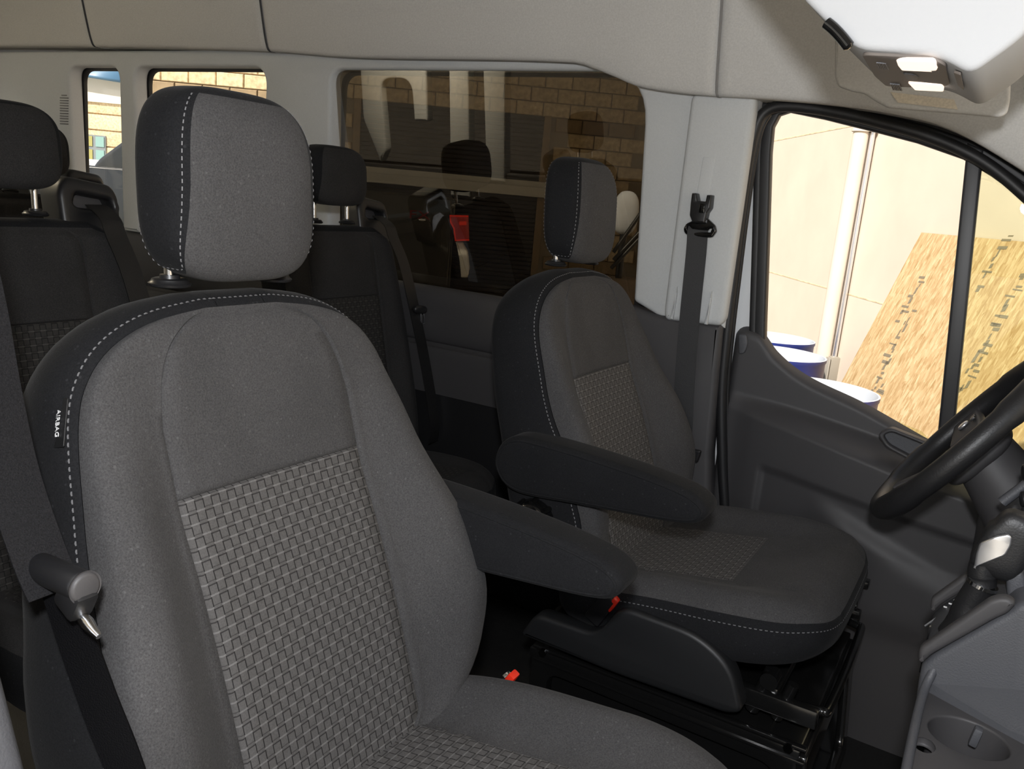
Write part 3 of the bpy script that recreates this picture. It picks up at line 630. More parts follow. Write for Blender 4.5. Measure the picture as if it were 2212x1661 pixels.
def front_seat(yc, sg, label):
    """sg: +1 when inboard is +y"""
    root = thing('front_seat', label, 'seat', (0, yc, FLOORZ)); root['_local'] = 1
    T = lambda x, b, z: (x, b*sg, z-FLOORZ)      # b > 0 is inboard
    pb = make_back(FS, T)
    bk = obj('backrest', pb['panel'], FAB, root, 'grey cloth backrest face')
    obj('backrest_weave_insert', pb['weave'], WEA, root, 'woven grey insert')
    cv = obj('backrest_cover', pb['cover'], FABD, root, 'charcoal cloth side and back cover')
    SG, j, m0 = pb['stitch']; N = grid_normals(SG); cen = SG[:, :12].mean(axis=(0, 1)); N *= np.sign(((SG-cen)*N)[:, 2:10].sum(axis=2).mean())
    obj('stitching', stitches([SG[i, j]+N[i, j]*.0004 for i in range(m0, len(SG)-m0)], [N[i, j] for i in range(m0, len(SG)-m0)]), THR, cv)
    headrest(root, T, .010, 1.332, .046, .112, .111, FAB, FABD)
    posts(root, T, .002, 1.214, 1.28)
    tm, sk, wv, ring, _ = make_cushion(CU, T)
    cu = obj('seat_cushion', tm, FAB, root, 'grey cloth seat cushion'); obj('cushion_border', sk, FABD, root, 'charcoal cloth cushion border')
    obj('cushion_weave_insert', wv, WEA, root, 'woven grey insert')
    cc = np.array(T(.44, 0, .62)); obj('stitching', stitches(ring, [(q-cc)*np.array([1, 1, .3]) for q in ring], .005, .004, .0008, .0006), THR, cu)
    # armrest on the inboard side, leaning slightly up
    prof = [(.040, .845), (.052, .884), (.085, .905), (.14, .908), (.25, .904), (.36, .895), (.43, .884), (.462, .868), (.468, .850), (.452, .830), (.41, .820), (.33, .812), (.22, .802), (.13, .793), (.085, .795), (.055, .812)]
    prof = [tuple(q) for q in catmull([np.array(q) for q in prof], 4, True)]
    arm = obj('armrest', plate([prof], lambda u, v, w: T(u, .262+w, v), .075, .016, 4, 60), FABD, root, 'charcoal cloth armrest')
    for b in (.2645, .3345):
        obj('armrest_piping', tube([T(u, b, v) for u, v in offs(prof, -.009)], .0022, 6, True), FABD, arm)
    obj('armrest_pivot', cyl(T(.09, .225, .85), T(.09, .27, .85), .03), PLB, arm)
    # recline knob, low on the inboard side
    kp = np.array(T(.130, .30, .742)); kb = np.array(T(.130, .335, .742))
    kn = obj('recline_knob', cyl(kp, kb, .042, .038, 28, .008), GLB, root, 'gloss black recline knob')
    for i in range(8):
        a = i*math.pi/4; obj('knob_grip', cyl(kp+(kb-kp)*.15+np.array([.041*math.cos(a), 0, .041*math.sin(a)]), kp+(kb-kp)*.9+np.array([.038*math.cos(a), 0, .038*math.sin(a)]), .006, n=8), GLB, kn)
    # plastic side shield with a dip for the buckle
    def shield(b0, wd, poly, name):
        return obj(name, plate([rounded(poly, [.012, .02, .03, .03, .035, .05, .02, .01, .02], 6)], lambda u, v, w: T(u, b0+w, v), wd, .009, 3, 60), PLB2, root)
    shield(.262, .045, [(.120, .488), (.150, .545), (.285, .548), (.325, .622), (.475, .618), (.545, .580), (.575, .500), (.545, .488), (.33, .482)], 'side_shield')
    obj('side_shield', plate([rounded([(.15, .50), (.16, .60), (.48, .62), (.56, .52), (.5, .49)], .03)], lambda u, v, w: T(u, -.30+w, v), .03, .008), PLB2, root)
    # buckle on a stalk
    d = np.array([.045, 0, .085]); d /= np.linalg.norm(d); bx = .285
    rot = Matrix.Rotation(math.radians(28), 3, 'Y')
    bu = obj('buckle', box(T(bx, .292, .600), (.034, .024, .07), .005, rot), PLB, root, 'black seat-belt buckle')
    obj('release_button', box(T(bx+.0165, .2925, .640), (.012, .020, .022), .003, rot), RED, bu, 'red release button')
    obj('release_button_edge', box(T(bx+.022, .292, .616), (.012, .0235, .030), .003, rot), RED, bu)
    obj('buckle_slot', box(T(bx+.006, .292, .639), (.006, .018, .012), .001, rot), CHR, bu)
    # slide frame and pedestal
    fr = obj('slide_frame', join(box(T(.41, .235, .50), (.56, .022, .035), .004), box(T(.41, -.235, .50), (.56, .022, .035), .004), box(T(.16, 0, .50), (.03, .46, .03), .004), box(T(.60, 0, .51), (.03, .46, .03), .004)), BLK, root, 'black steel slide frame')
    obj('adjuster_bar', tube(catmull([np.array(T(*q)) for q in ((.50, .22, .505), (.60, .215, .50), (.685, .20, .497), (.70, .16, .497), (.70, -.16, .497), (.685, -.2, .497), (.6, -.215, .5))], 6), .0085, 10), BLK, fr)
    obj('slide_link', join(cyl(T(.575, .228, .47), T(.60, .228, .56), .013), cyl(T(.60, .215, .545), T(.60, .25, .545), .016), cyl(T(.62, .228, .47), T(.64, .228, .545), .010)), BLK, fr)
    obj('spring_bracket', join(box(T(.655, -.235, .53), (.05, .02, .10), .004), box(T(.66, -.235, .585), (.07, .028, .012), .002)), BLK, fr)
    ped = obj('pedestal', join(plate([rounded([(.13, FLOORZ), (.70, FLOORZ), (.672, .43), (.13, .44)], .01), rounded([(.17, .19), (.655, .19), (.635, .395), (.17, .40)], .03)], lambda u, v, w: T(u, .232+w, v), .03, .003),
        plate([rounded([(.13, FLOORZ), (.70, FLOORZ), (.672, .43), (.13, .44)], .01)], lambda u, v, w: T(u, .225+w, v), .008, .001),
        plate([rounded([(.13, FLOORZ), (.70, FLOORZ), (.672, .43), (.13, .44)], .01)], lambda u, v, w: T(u, -.262+w, v), .03, .003),
        box(T(.40, 0, .435), (.55, .53, .02), .004), box(T(.15, 0, .30), (.03, .5, .29), .004)), BLK, root, 'glossy black steel pedestal')
    obj('pedestal_front', plate([rounded([(-.262, FLOORZ), (.262, FLOORZ), (.262, .435), (-.262, .435)], .01), rounded([(-.20, .20), (.20, .20), (.20, .38), (-.20, .38)], .03)], lambda u, v, w: T(.668+(FLOORZ+.3-v)*.09+w*.6, u, v), .03, .004), BLK, ped)
    for zz in (.452, .425):
        obj('pedestal_flange', box(T(.41, .262, zz), (.55, .014, .006), .002), BLK, ped)
    for i, xx in enumerate((.655, .16)):
        obj('pedestal_bolt', cyl(T(xx, .255, .447), T(xx, .275, .447), .009, n=6), CHR, ped)
    return root, T
PLB2 = mat('soft_black_plastic', (.010, .0105, .0115), .5, bump=(700, .1))
ps, TP = front_seat(-.48, 1, 'nearest front passenger seat in grey cloth with woven panel and airbag tag')
ds, TD = front_seat(.48, -1, 'driver seat in grey and charcoal cloth beside the steering wheel')
# airbag tag on the passenger seat's outboard edge
def airbag(root, T, bside):
    z0 = 1.098; Wd = pchip(*FS['W']); a0 = pchip(*FS['as'])
    def M(u, v, w):       # u down the seat, v towards the rear, w outwards
        z = z0-u*.955; a = a0(z)-.0185+v; x = FS['xf'](z)+a*math.cos(FS['tilt'])
        return T(x, bside*(Wd(z)+.0108+w), z+a*math.sin(FS['tilt']))
    tg = obj('airbag_tag', plate([rounded([(-.024, -.0125), (.024, -.0125), (.024, .0125), (-.024, .0125)], .002)], M, .0016, .0004), PLB2, root, 'woven tag reading AIRBAG')
    obj('lettering', text_mesh('AIRBAG', .0092, lambda u, v, w: M(u*.85, v+.001, w+.0019), .0003), TXT, tg)
airbag(ps, TP, -1)

# ---- rear bench seats
RS = dict(xf=lambda z: -.775-.22*(z-1.2), tilt=math.atan(.22), thick=.10, weave_top=1.035, top=1.215, bot=.56, bs=.135, n1=18, cap=.010,
          W=([.55, .7, .9, 1.1, 1.16, 1.185, 1.2, 1.215], [.222, .225, .224, .222, .218, .210, .196, .165]), h=([.55, .7, .9, 1.1, 1.22], [.02, .03, .025, .012, .002]))
RS['as'] = ([.55, .7, .9, 1.1, 1.22], [-.004, .002, -.002, -.01, -.012])
RC = dict(x0=-.70, x1=-.30, W=.222, bs=.14, zc=([-.7, -.5, -.35, -.3], [.56, .575, .58, .57]), hb=([-.7, -.5, -.3], [.01, .016, .01]), zbot=([-.7, -.3], [.46, .44]), wx=(-.64, -.38), edge=.03)
def rear_seat(label, x=0.0, yc=0.0, tower=True, group='rear passenger seats'):
    root = thing('rear_seat', label, 'seat', (x, yc, FLOORZ), group); root['_local'] = 1
    T = lambda a, b, z: (a, b, z-FLOORZ)
    pb = make_back(RS, T)
    obj('backrest', pb['panel'], FABR, root); obj('backrest_weave_insert', pb['weave'], WEAR, root); obj('backrest_cover', pb['cover'], FABD, root)
    headrest(root, T, -.812, 1.362, .044, .108, .080, FABR, FABD, False)
    posts(root, T, -.815, 1.232, 1.30, .066, .0058)
    tm, sk, wv, ring, _ = make_cushion(RC, T)
    obj('seat_cushion', tm, FABR, root); obj('cushion_border', sk, FABD, root); obj('cushion_weave_insert', wv, WEAR, root)
    for lx in (-.38, -.62):
        for lb in (.17, -.17): obj('seat_leg', box(T(lx, lb, .29), (.05, .04, .30), .006), BLK, root)
    if tower:
        # black shoulder-belt guide standing on the backrest's window-side corner, with its webbing
        tw = obj('belt_guide', plate([rounded([(.115, 1.15), (.115, 1.285), (.135, 1.312), (.235, 1.298), (.247, 1.275), (.245, 1.15)], [.01, .02, .02, .02, .012, .01], 5), rounded([(.145, 1.258), (.152, 1.278), (.226, 1.268), (.232, 1.252), (.224, 1.246), (.156, 1.25)], .006)], lambda u, v, w: T(-.795-.08+w-.2*(v-1.2), u, v), .075, .012, 3), PLB, root, 'black shoulder-belt guide')
        obj('belt_guide_back', plate([rounded([(.12, 1.16), (.12, 1.28), (.14, 1.30), (.235, 1.288), (.242, 1.26), (.24, 1.16)], .012)], lambda u, v, w: T(-.86-.2*(v-1.2)+w, u, v), .02, .004), PLD, tw)
        path = [(-.805, .185, 1.258), (-.785, .186, 1.250), (-.757, .187, 1.232), (-.742, .189, 1.20), (-.700, .196, 1.12), (-.652, .208, .965), (-.605, .217, .80), (-.572, .222, .66), (-.575, .224, .60)]
        obj('belt_webbing', ribbon([T(*q) for q in catmull([np.array(q) for q in path], 5)], (0, 1, 0), .047), BELT, tw)
    return root
def children(o): return [c for c in bpy.data.objects if c.parent == o]
def copy_tree(o, parent=None):
    c = o.copy(); COL.objects.link(c)
    if parent is not None: c.parent = parent
    for ch in children(o): copy_tree(ch, c)
    return c
r0 = rear_seat('dark grey second-row seat by the tinted window, left of the driver seat', 0, .592)
def rear_copy(x, y, label):
    c = copy_tree(r0); c.location = (x, y, FLOORZ); c['label'] = label; return c
r1 = rear_copy(0, -.305, 'dark grey second-row seat at the left edge of the picture, large headrest')
r2 = rear_copy(-1.0, .335, 'dark grey third-row seat, its headrest peeping out right of the large left one')
r3 = rear_copy(-1.85, .56, 'dark grey last-row seat below the rear air vent')

# ================================================================== BELTS
db = thing('seat_belt', 'black driver seat belt hanging from the grey pillar beside the door', 'seat belt', (.165, .82, 1.08))
dpath = [(.163, .822, 1.315), (.163, .820, 1.30), (.167, .818, 1.25), (.175, .812, 1.08), (.186, .806, .93), (.20, .80, .80), (.215, .80, .62), (.23, .80, .40)]
web = obj('webbing', ribbon(catmull([np.array(p) for p in dpath], 6), (1, .12, 0), .050, .002), BELT, db)
dr = [(at(x, y, 'y', .826)[0], at(x, y, 'y', .826)[2]) for x, y in ((1497, 477), (1506, 466), (1524, 466), (1546, 487), (1549, 500), (1540, 513), (1524, 513), (1490, 510), (1480, 503), (1478, 493), (1484, 483))]
slot = [(at(x, y, 'y', .826)[0], at(x, y, 'y', .826)[2]) for x, y in ((1486, 492), (1490, 489), (1496, 496), (1530, 498), (1535, 494), (1539, 494), (1536, 502), (1490, 501))]
obj('guide_ring', plate([rounded(dr, .004), slot], XZ(.818), .014, .004, 3), GLB, db, 'gloss black belt guide ring')
hk = [(at(x, y, 'y', .83)[0], at(x, y, 'y', .83)[2]) for x, y in ((1501, 418), (1510, 418), (1513, 434), (1530, 436), (1533, 422), (1543, 422), (1540, 450), (1533, 460), (1528, 482), (1503, 482), (1496, 465), (1498, 440))]
ha = obj('height_adjuster', plate([rounded(hk, .002)], XZ(.806), .030, .004, 2), PLB, db, 'black forked height adjuster')
bt = at(1517, 450, 'y', .803); obj('adjuster_button', box((bt[0], .804, bt[2]), (.014, .010, .022), .003), GLB, ha)
tp = at(1494, 985, 'y', .80)
tg = obj('tongue', plate([rounded([(tp[0]-.018, tp[2]-.012), (tp[0]+.018, tp[2]-.012), (tp[0]+.024, tp[2]+.02), (tp[0]-.024, tp[2]+.02)], .006)], XZ(.792), .014, .004), PLB, db)
obj('tongue_plate', plate([rounded([(tp[0]-.010, tp[2]-.04), (tp[0]+.010, tp[2]-.04), (tp[0]+.012, tp[2]-.008), (tp[0]-.012, tp[2]-.008)], .003)], XZ(.797), .003), CHR, tg)

pb_ = thing('seat_belt', 'black passenger seat belt hanging close at the left edge, with its tongue', 'seat belt', (.14, -.8, .5))
pth = [at(x, y, 'y', yy) for x, y, yy in ((-195, 120, -.86), (-128, 350, -.83), (-80, 520, -.81), (-42, 680, -.80), (-12, 850, -.80), (28, 1030, -.80), (85, 1200, -.80), (120, 1280, -.80))]
pth2 = [at(x, y, 'y', yy) for x, y, yy in ((120, 1240, -.792), (165, 1380, -.79), (215, 1520, -.79), (270, 1661, -.79), (330, 1850, -.79), (380, 2050, -.80))]
wdir = (.0, 1.0, .1)
obj('webbing', ribbon(catmull(pth, 6), wdir, .047, .002), BELTP, pb_)
obj('lap_webbing', ribbon(catmull(pth2, 6), (.9, .45, .1), .036, .002), mat('shaded_lap_webbing', (.0025, .0025, .003), .6, bump=(800, .5), spec=.08), pb_)  # the lap strap's shade is put into this near-black colour
a, b = at(78, 1222, 'y', -.80), at(182, 1268, 'y', -.80)
a = a+np.array([.03, -.04, 0])*.0; d_ = (b-a)
tng = obj('tongue', cyl(a, b, .0135, .0135, 28, .005), PLB, pb_, 'black belt tongue grip')
obj('tongue_cap', cyl(b-d_*.02, b+d_/np.linalg.norm(d_)*.004, .0150, .0135, 28, .003), PLD, tng)
m_ = (a+b)/2; lo = at(165, 1318, 'y', -.80); ed = at(214, 1375, 'y', -.80)
obj('tongue_body', box((m_+lo)/2+np.array([.012, 0, 0]), (.03, .022, .030), .006, Matrix.Rotation(.5, 3, 'Y')), PLB, tng)
obj('tongue_blade', tube([lo, (lo+ed)/2, ed], [.004, .006, .003], 8), CHR, tng, 'bright metal tongue blade')

# tongue parked on the second-row belt beside the window seat
w0 = at(903, 668, 'y', .813); ta = thing('belt_tongue', 'black belt tongue with metal blade parked on the second-row belt', 'belt tongue', w0)
obj('tongue_grip', superell(.010, .030, .013, 2.6, 8, lambda x, y, z: (w0[0]+.008+x, w0[1]+y, w0[2]+z+y*-.1)), PLB, ta)
for k in (-1, 1): obj('tongue_blade', box((w0[0]+.010, w0[1]+.012+k*.007, w0[2]-.028), (.003, .003, .036), .001, Matrix.Rotation(.15, 3, 'X')), CHR, ta)
obj('tongue_blade_end', box((w0[0]+.010, w0[1]+.016, w0[2]-.044), (.003, .016, .003), .001), CHR, ta)

# ================================================================== OVERHEAD CONSOLE AND VISOR
oc = thing('overhead_console', 'pale grey overhead console with two lit reading lamps', 'overhead console', (.66, 0, 1.56))
YF_ = -.16
fp = [(at(x, y, 'y', YF_)[0], at(x, y, 'y', YF_)[2]) for x, y in ((1738, 0), (1800, 62), (1850, 106), (1935, 111), (2012, 117), (2047, 131), (2097, 159), (2212, 77))]
fx = fp+[(.87, 1.66), (.93, 1.74), (.93, 1.93), (.42, 1.93), (.44, 1.74)]
fx = rounded(fx, [.01, .01, .02, .02, .02, .02, .012, .02, .02, .02, 0, 0, .03], 4)
obj('console_shell', plate([fx], XZ(YF_), .262, .008, 3, 50), OVH, oc)
zu = lambda x: np.interp(x, [fp[2][0], fp[4][0], fp[6][0]], [fp[2][1], fp[4][1], fp[6][1]])
def under(px, py):           # point on the console's underside
    lo_, hi_ = 0.2, 3.0; d = _f + (px-1106)/FPX*_r - (py-830.5)/FPX*_u
    for k in range(50):
        t = (lo_+hi_)/2; p = CAM+d*t
        if p[2] < zu(p[0]): lo_ = t
        else: hi_ = t
    return CAM+d*t
def under_plate(pix, up, th, bev=.001, r=.004):
    P = [under(*q) for q in pix]; poly = rounded([(p[0], p[1]) for p in P], r)
    return plate([poly], lambda u, v, w: (u, v, zu(u)+up-w), th, bev)
lp = obj('lamp_panel', under_plate(((1862, 113), (2006, 120), (2043, 136), (2052, 178), (2036, 186), (1915, 182), (1890, 160)), .001, .004, .001, .012), LPN, oc, 'warm grey lamp panel')
obj('lamp_lens', under_plate(((1938, 118), (2022, 121), (2028, 134), (2024, 143), (1950, 140), (1942, 130)), -.0025, .004), LAMP, lp, 'lit lamp lens')
obj('lamp_lens', under_plate(((1963, 168), (2036, 172), (2041, 180), (2040, 187), (1978, 184)), -.0025, .004), LAMP, lp, 'lit lamp lens')
obj('lamp_switch', under_plate(((1952, 147), (1978, 150), (1987, 157), (1984, 163), (1962, 161)), -.0025, .004), PLG, lp)
for x0, y0 in ((1888, 118), (1917, 165)):
    for k in range(6):
        p = under(x0+k*3.6+8, y0+9+k*.3); q = under(x0+k*3.6+14, y0+22+k*.3)
        obj('speaker_slot', tube([p+np.array([0, 0, -.004]), q+np.array([0, 0, -.004])], .0011, 6), PLG, lp)
obj('side_marker', under_plate(((2061, 150), (2076, 155), (2083, 188), (2070, 178)), -.0005, .003, .0005, .002), LPN, oc)
hd = [at(x, y, 'y', YF_-.006) for x, y in ((1783, 47), (1800, 61), (1818, 80), (1836, 103))]
obj('latch_handle', tube(catmull(hd, 5), [.003]+[.0065]*14+[.003], 12), GLB, oc, 'gloss black latch')
vp = [(at(x, y, 'y', .46)[0], at(x, y, 'y', .46)[2]) for x, y in ((1792, 70), (1797, 160), (1806, 183), (1840, 195), (1862, 198), (1885, 214), (1915, 231), (1990, 238), (2090, 246), (2160, 253), (2176, 243), (2182, 210), (2186, 60))]
vs_ = thing('sun_visor', 'grey driver sun visor behind the overhead console', 'sun visor', (.64, .46, 1.6))
obj('visor_panel', plate([rounded(vp, .006)], lambda u, v, w: (u, .46+w+.35*(v-1.55), v), .018, .006, 3), HEAD, vs_)
vl = [(at(x, y, 'y', .457)[0], at(x, y, 'y', .457)[2]) for x, y in ((1921, 196), (2060, 213), (2069, 236), (1938, 220))]
obj('warning_label', plate([vl], lambda u, v, w: (u, .4585+w+.35*(v-1.55), v), .001), LBL, vs_, 'cream warning label')
obj('visor_pivot', tube([(.80, .50, 1.60), (.84, .53, 1.62), (.86, .56, 1.66)], .006, 8), PLG, vs_)
lampo = thing('dome_lamp', 'small pale dome lamp on the headliner at the top left corner', 'lamp', at(92, -2, 'y', .775))
p0 = at(92, -4, 'y', .770); obj('lens', box(p0, (.10, .012, .012), .004), OVH, lampo); obj('bezel', box(p0+np.array([0, .008, 0]), (.11, .012, .018), .004), LPN, lampo)

rl_ = thing('dome_lamp', 'added unseen rear dome lamp lighting the passenger side trim', 'lamp', (-2.05, -.42, 2.0))  # added out of view to brighten the trim mirrored in the tinted window
obj('bezel', box((-2.05, -.42, 2.022), (.16, .09, .02), .008), LPN, rl_); obj('lens', box((-2.05, -.42, 2.010), (.13, .065, .014), .006), LAMP, rl_, 'lit lamp lens')
ld = bpy.data.lights.new('rear_trim_fill', 'AREA'); ld.shape = 'RECTANGLE'; ld.size = .12; ld.size_y = .06; ld.energy = 30; ld.color = (1.0, .86, .62)
lo_ = bpy.data.objects.new('rear_trim_fill', ld); COL.objects.link(lo_); lo_.location = (-2.05, -.42, 1.998); lo_.rotation_euler = Vector((0, -.8, -.6)).to_track_quat('-Z', 'Y').to_euler()  # aimed at the passenger side trim, away from the driver side
# ================================================================== STEERING WHEEL, DASH, CONSOLE
sw = thing('steering_wheel', 'black leather steering wheel with spoke buttons', 'steering wheel', (.812, .48, .996))
TH = math.radians(55); e1 = np.array([0, 1.0, 0]); e2 = np.array([math.cos(TH), 0, math.sin(TH)]); en = np.array([-math.sin(TH), 0, math.cos(TH)]); WC = np.array([.816, .48, 1.000])
def Wp(u, v, w): return WC+u*e1+v*e2+w*en
RR = .190
ring = [Wp(RR*math.cos(t), RR*math.sin(t), 0) for t in np.linspace(0, 2*math.pi, 65)[:-1]]
obj('rim', tube(ring, [.0200+.0025*(abs(math.cos(2*t)) < .4) for t in np.linspace(0, 2*math.pi, 65)[:-1]], 16, True), LEA, sw)
obj('airbag_hub', superell(.075, .068, .026, 3, 14, lambda x, y, z: Wp(x, y-.004, z-.035)), PLD, sw, 'dark grey airbag hub')
for s in (1, -1):
    sp_ = obj('spoke', plate([rounded([(s*.055, .030), (s*.185, .028), (s*.186, -.030), (s*.15, -.034), (s*.06, -.045)], .012)], lambda u, v, w: Wp(u, v, -.035+w*1.0+.02*abs(u)/.18), .022, .006, 2), PLD, sw)
    if s > 0: obj('spoke_button', superell(.012, .012, .004, 2.4, 6, lambda x, y, z, s=s: Wp(s*.115+x, y-.004, .003+z)), SAT, sp_, 'pale round button')
    for k in (-1, 1): obj('spoke_switch', box((0, 0, 0), (.016, .010, .004), .001), PLB, sp_).data.transform(Matrix.Translation(Vector(Wp(s*.112+k*.0105, .019, .003))) @ Matrix(((e1[0], e2[0], en[0], 0), (e1[1], e2[1], en[1], 0), (e1[2], e2[2], en[2], 0), (0, 0, 0, 1))))
    obj('lower_spoke', plate([rounded([(s*.02, -.05), (s*.05, -.05), (s*.075, -.178), (s*.045, -.184)], .006)], lambda u, v, w: Wp(u, v, -.034+w+.03*max(0, (-v-.06)/.12)), .014, .004, 2), PLD if s > 0 else PLB, sw)
obj('column_shroud', pyd(*(lambda n: ([Wp(.062*math.cos(2*math.pi*k/24)*(1+.25*j), .055*math.sin(2*math.pi*k/24)*(1+.45*j)-.012*j*3, -.05-.16*j) for j in np.linspace(0, 1, n) for k in range(24)], [(j*24+k, j*24+(k+1) % 24, (j+1)*24+(k+1) % 24, (j+1)*24+k) for j in range(n-1) for k in range(24)]+[tuple(range(24)), tuple(range((n-1)*24, n*24))]))(5), 60), PLD, sw, 'dark steering column shroud')
for s in (1,): obj('column_stalk', tube([Wp(s*.06, .02, -.075), Wp(s*.11, .03, -.06), Wp(s*.16, .035, -.055)], [.007, .008, .010], 10), PLB, sw)

dash = thing('dashboard', 'dark grey dashboard at the right edge behind the steering wheel', 'dashboard', (1.1, 0, .6))
dprof = [(1.02, .42), (.955, .55), (.935, .68), (.945, .80), (.955, .90), (.985, .95), (1.0, 1.0), (1.05, 1.045), (1.25, 1.07), (1.6, 1.04), (1.6, .42)]
dp2 = [tuple(q) for q in catmull([np.array(p) for p in dprof[:9]], 5)]+dprof[9:]
obj('dash_body', plate([dp2], lambda u, v, w: (u, .20+w, v), .68, .01), PLD, dash)
obj('dash_centre', plate([[(p[0]+.075, p[1]) for p in dp2]], lambda u, v, w: (u, -.88+w, v), 1.08, .01), PLD, dash)
# knee bolster under the column, coming further back on the driver side
kb = [(1.05, .45), (.93, .58), (.885, .68), (.872, .76), (.88, .83), (.91, .88), (1.05, .90)]
obj('knee_bolster', plate([[tuple(q) for q in catmull([np.array(p) for p in kb], 5)]], lambda u, v, w: (u, .20+w, v), .60, .02, 3), PLD, dash)
obj('cluster_hood', superell(.13, .20, .07, 3, 14, lambda x, y, z: (1.04+x, .48+y, 1.045+z)), PLD, dash, 'dark instrument hood')
kn_ = at(2200, 1070, 'y', .22); obj('switch_plate', box((kn_[0]+.016, .235, kn_[2]-.012), (.012, .07, .06), .004), PLG, dash)
for q in ((2204, 1078), (2208, 1020)):
    k0 = at(q[0], q[1], 'y', .22); obj('rotary_switch', cyl(k0, k0+np.array([.022, .004, .004]), .012, .013, 20, .003), PLB, dash)
obj('dash_trim_strip', tube([at(2165, 1085, 'y', .235), at(2212, 1050, 'y', .235), at(2300, 985, 'y', .235)], .008, 8), PLG, dash)
st_l = obj('dash_lower_flap', plate([[(.89, .60), (.875, .70), (.885, .735), (1.0, .80), (1.0, .60)]], lambda u, v, w: (u, .03+w, v), .16, .01), PLG, dash)

cc_ = thing('centre_console', 'blue-grey gear console with cup holder at the lower right corner', 'console', (.92, 0, FLOORZ))
def cpx(lst, y): return [(at(a_, b_, 'y', y)[0], at(a_, b_, 'y', y)[2]) for a_, b_ in lst]
side = cpx(((1990, 1440), (2012, 1418), (2150, 1337), (2178, 1322), (2195, 1306), (2240, 1295)), 0)+[(1.02, .93), (1.02, FLOORZ), (.835, FLOORZ), (.836, .60)]+cpx(((1975, 1540), (1983, 1475)), 0)
obj('console_side', plate([rounded(side, [.008, .01, .01, .01, .01, .01, 0, 0, 0, .02, .02, .015])], XZ(0), .20, .010, 3, 50), PLG, cc_)
rim = cpx(((1986, 1398), (2140, 1292), (2163, 1287), (2182, 1290), (2196, 1302), (2178, 1322), (2150, 1334), (2012, 1412), (1990, 1432), (1984, 1420)), -.004)
obj('selector_rim', plate([rounded(rim, .006)], XZ(-.010), .020, .006, 3), PLD, cc_)
obj('selector_rim', plate([rounded(rim, .006)], XZ(.175), .020, .006, 3), PLD, cc_)
sb = cpx(((1992, 1392), (2030, 1362), (2140, 1285), (2182, 1262), (2212, 1245)), .08)
obj('selector_plate', plate([[(.829, .755), (.829, .772), (.915, .862), (.93, .86), (.93, .74)]], XZ(.02), .15, .004), GLB, cc_)
for k in range(3):
    q = at(2042+k*11, 1311-k*7, 'y', .165); obj('selector_mark', box(q, (.005, .002, .002), .0005), TXT, cc_)
obj('selector_strip', tube([at(1998, 1352, 'y', .16), at(2065, 1305, 'y', .16), at(2080, 1290, 'y', .16)], .0015, 6), SAT, cc_)
obj('console_upright', plate([rounded(cpx(((2172, 1232), (2190, 1228), (2212, 1240), (2230, 1320), (2196, 1302), (2175, 1290)), .06), .008)], XZ(.06), .10, .006), PLG, cc_)
# lower tray with cup holder
tz = .742
def tp_(px, py, z=tz): p = at(px, py, 'z', z); return (p[0], p[1])
cupc = tp_(2092, 1592); cr_ = .046
circ = [(cupc[0]+cr_*math.cos(t), cupc[1]+cr_*.92*math.sin(t)) for t in np.linspace(0, 2*math.pi, 41)[:-1]]
lobe = [(cupc[0]-cr_*1.0+.016*math.cos(t), cupc[1]-.055+.02*math.sin(t)) for t in np.linspace(0, 2*math.pi, 17)[:-1]]
obj('cup_tray', plate([rounded([(.836, -.30), (1.03, -.30), (1.03, .01), (.846, .01), (.838, -.03)], .01), circ, lobe], lambda u, v, w: (u, v, tz-.012+w+.0), .012, .003), PLD, cc_)
obj('cup_well', pyd(*(lambda n: ([(cupc[0]+cr_*(1-.08*j)*math.cos(2*math.pi*k/n), cupc[1]+cr_*.92*(1-.08*j)*math.sin(2*math.pi*k/n), tz-.004-.085*j) for j in (0, .5, 1) for k in range(n)], [(j*n+k, j*n+(k+1) % n, (j+1)*n+(k+1) % n, (j+1)*n+k) for j in range(2) for k in range(n)]+[tuple(range(2*n, 3*n))]))(40), 50, True), PLD, cc_, 'dark cup well')
tb = at(2108, 1590, 'y', cupc[1]+.02); obj('cup_tab', box((tb[0], tb[1], tb[2]), (.010, .014, .026), .003, Matrix.Rotation(.15, 3, 'Y')), PLG, cc_)
obj('tray_wedge', pyd([(.846, .0, .756), (1.03, .0, .812), (1.03, -.085, .762), (.942, -.045, .750), (.846, 0, .70), (1.03, 0, .70), (1.03, -.085, .70), (.942, -.045, .70)], [(0, 1, 2, 3), (4, 5, 6, 7), (0, 1, 5, 4), (1, 2, 6, 5), (2, 3, 7, 6), (3, 0, 4, 7)], 20), PLG, cc_)
obj('tray_edge_rail', tube(catmull([np.array(q) for q in ((.852, .016, .800), (.845, .003, .772), (.839, -.03, .750), (.838, -.15, .746), (.840, -.30, .745))], 6), [.006]*25, 10), PLG, cc_)
obj('tray_side', plate([[(.826, FLOORZ), (1.03, FLOORZ), (1.03, .645), (.838, .645)]], lambda u, v, w: (u, -.30+w, v), .30, .01), PLG, cc_)
obj('tray_wall', plate([[(.834, .60), (.842, .60), (.844, .742), (.836, .742)]], lambda u, v, w: (u, -.30+w, v), .30, .002), PLG, cc_)

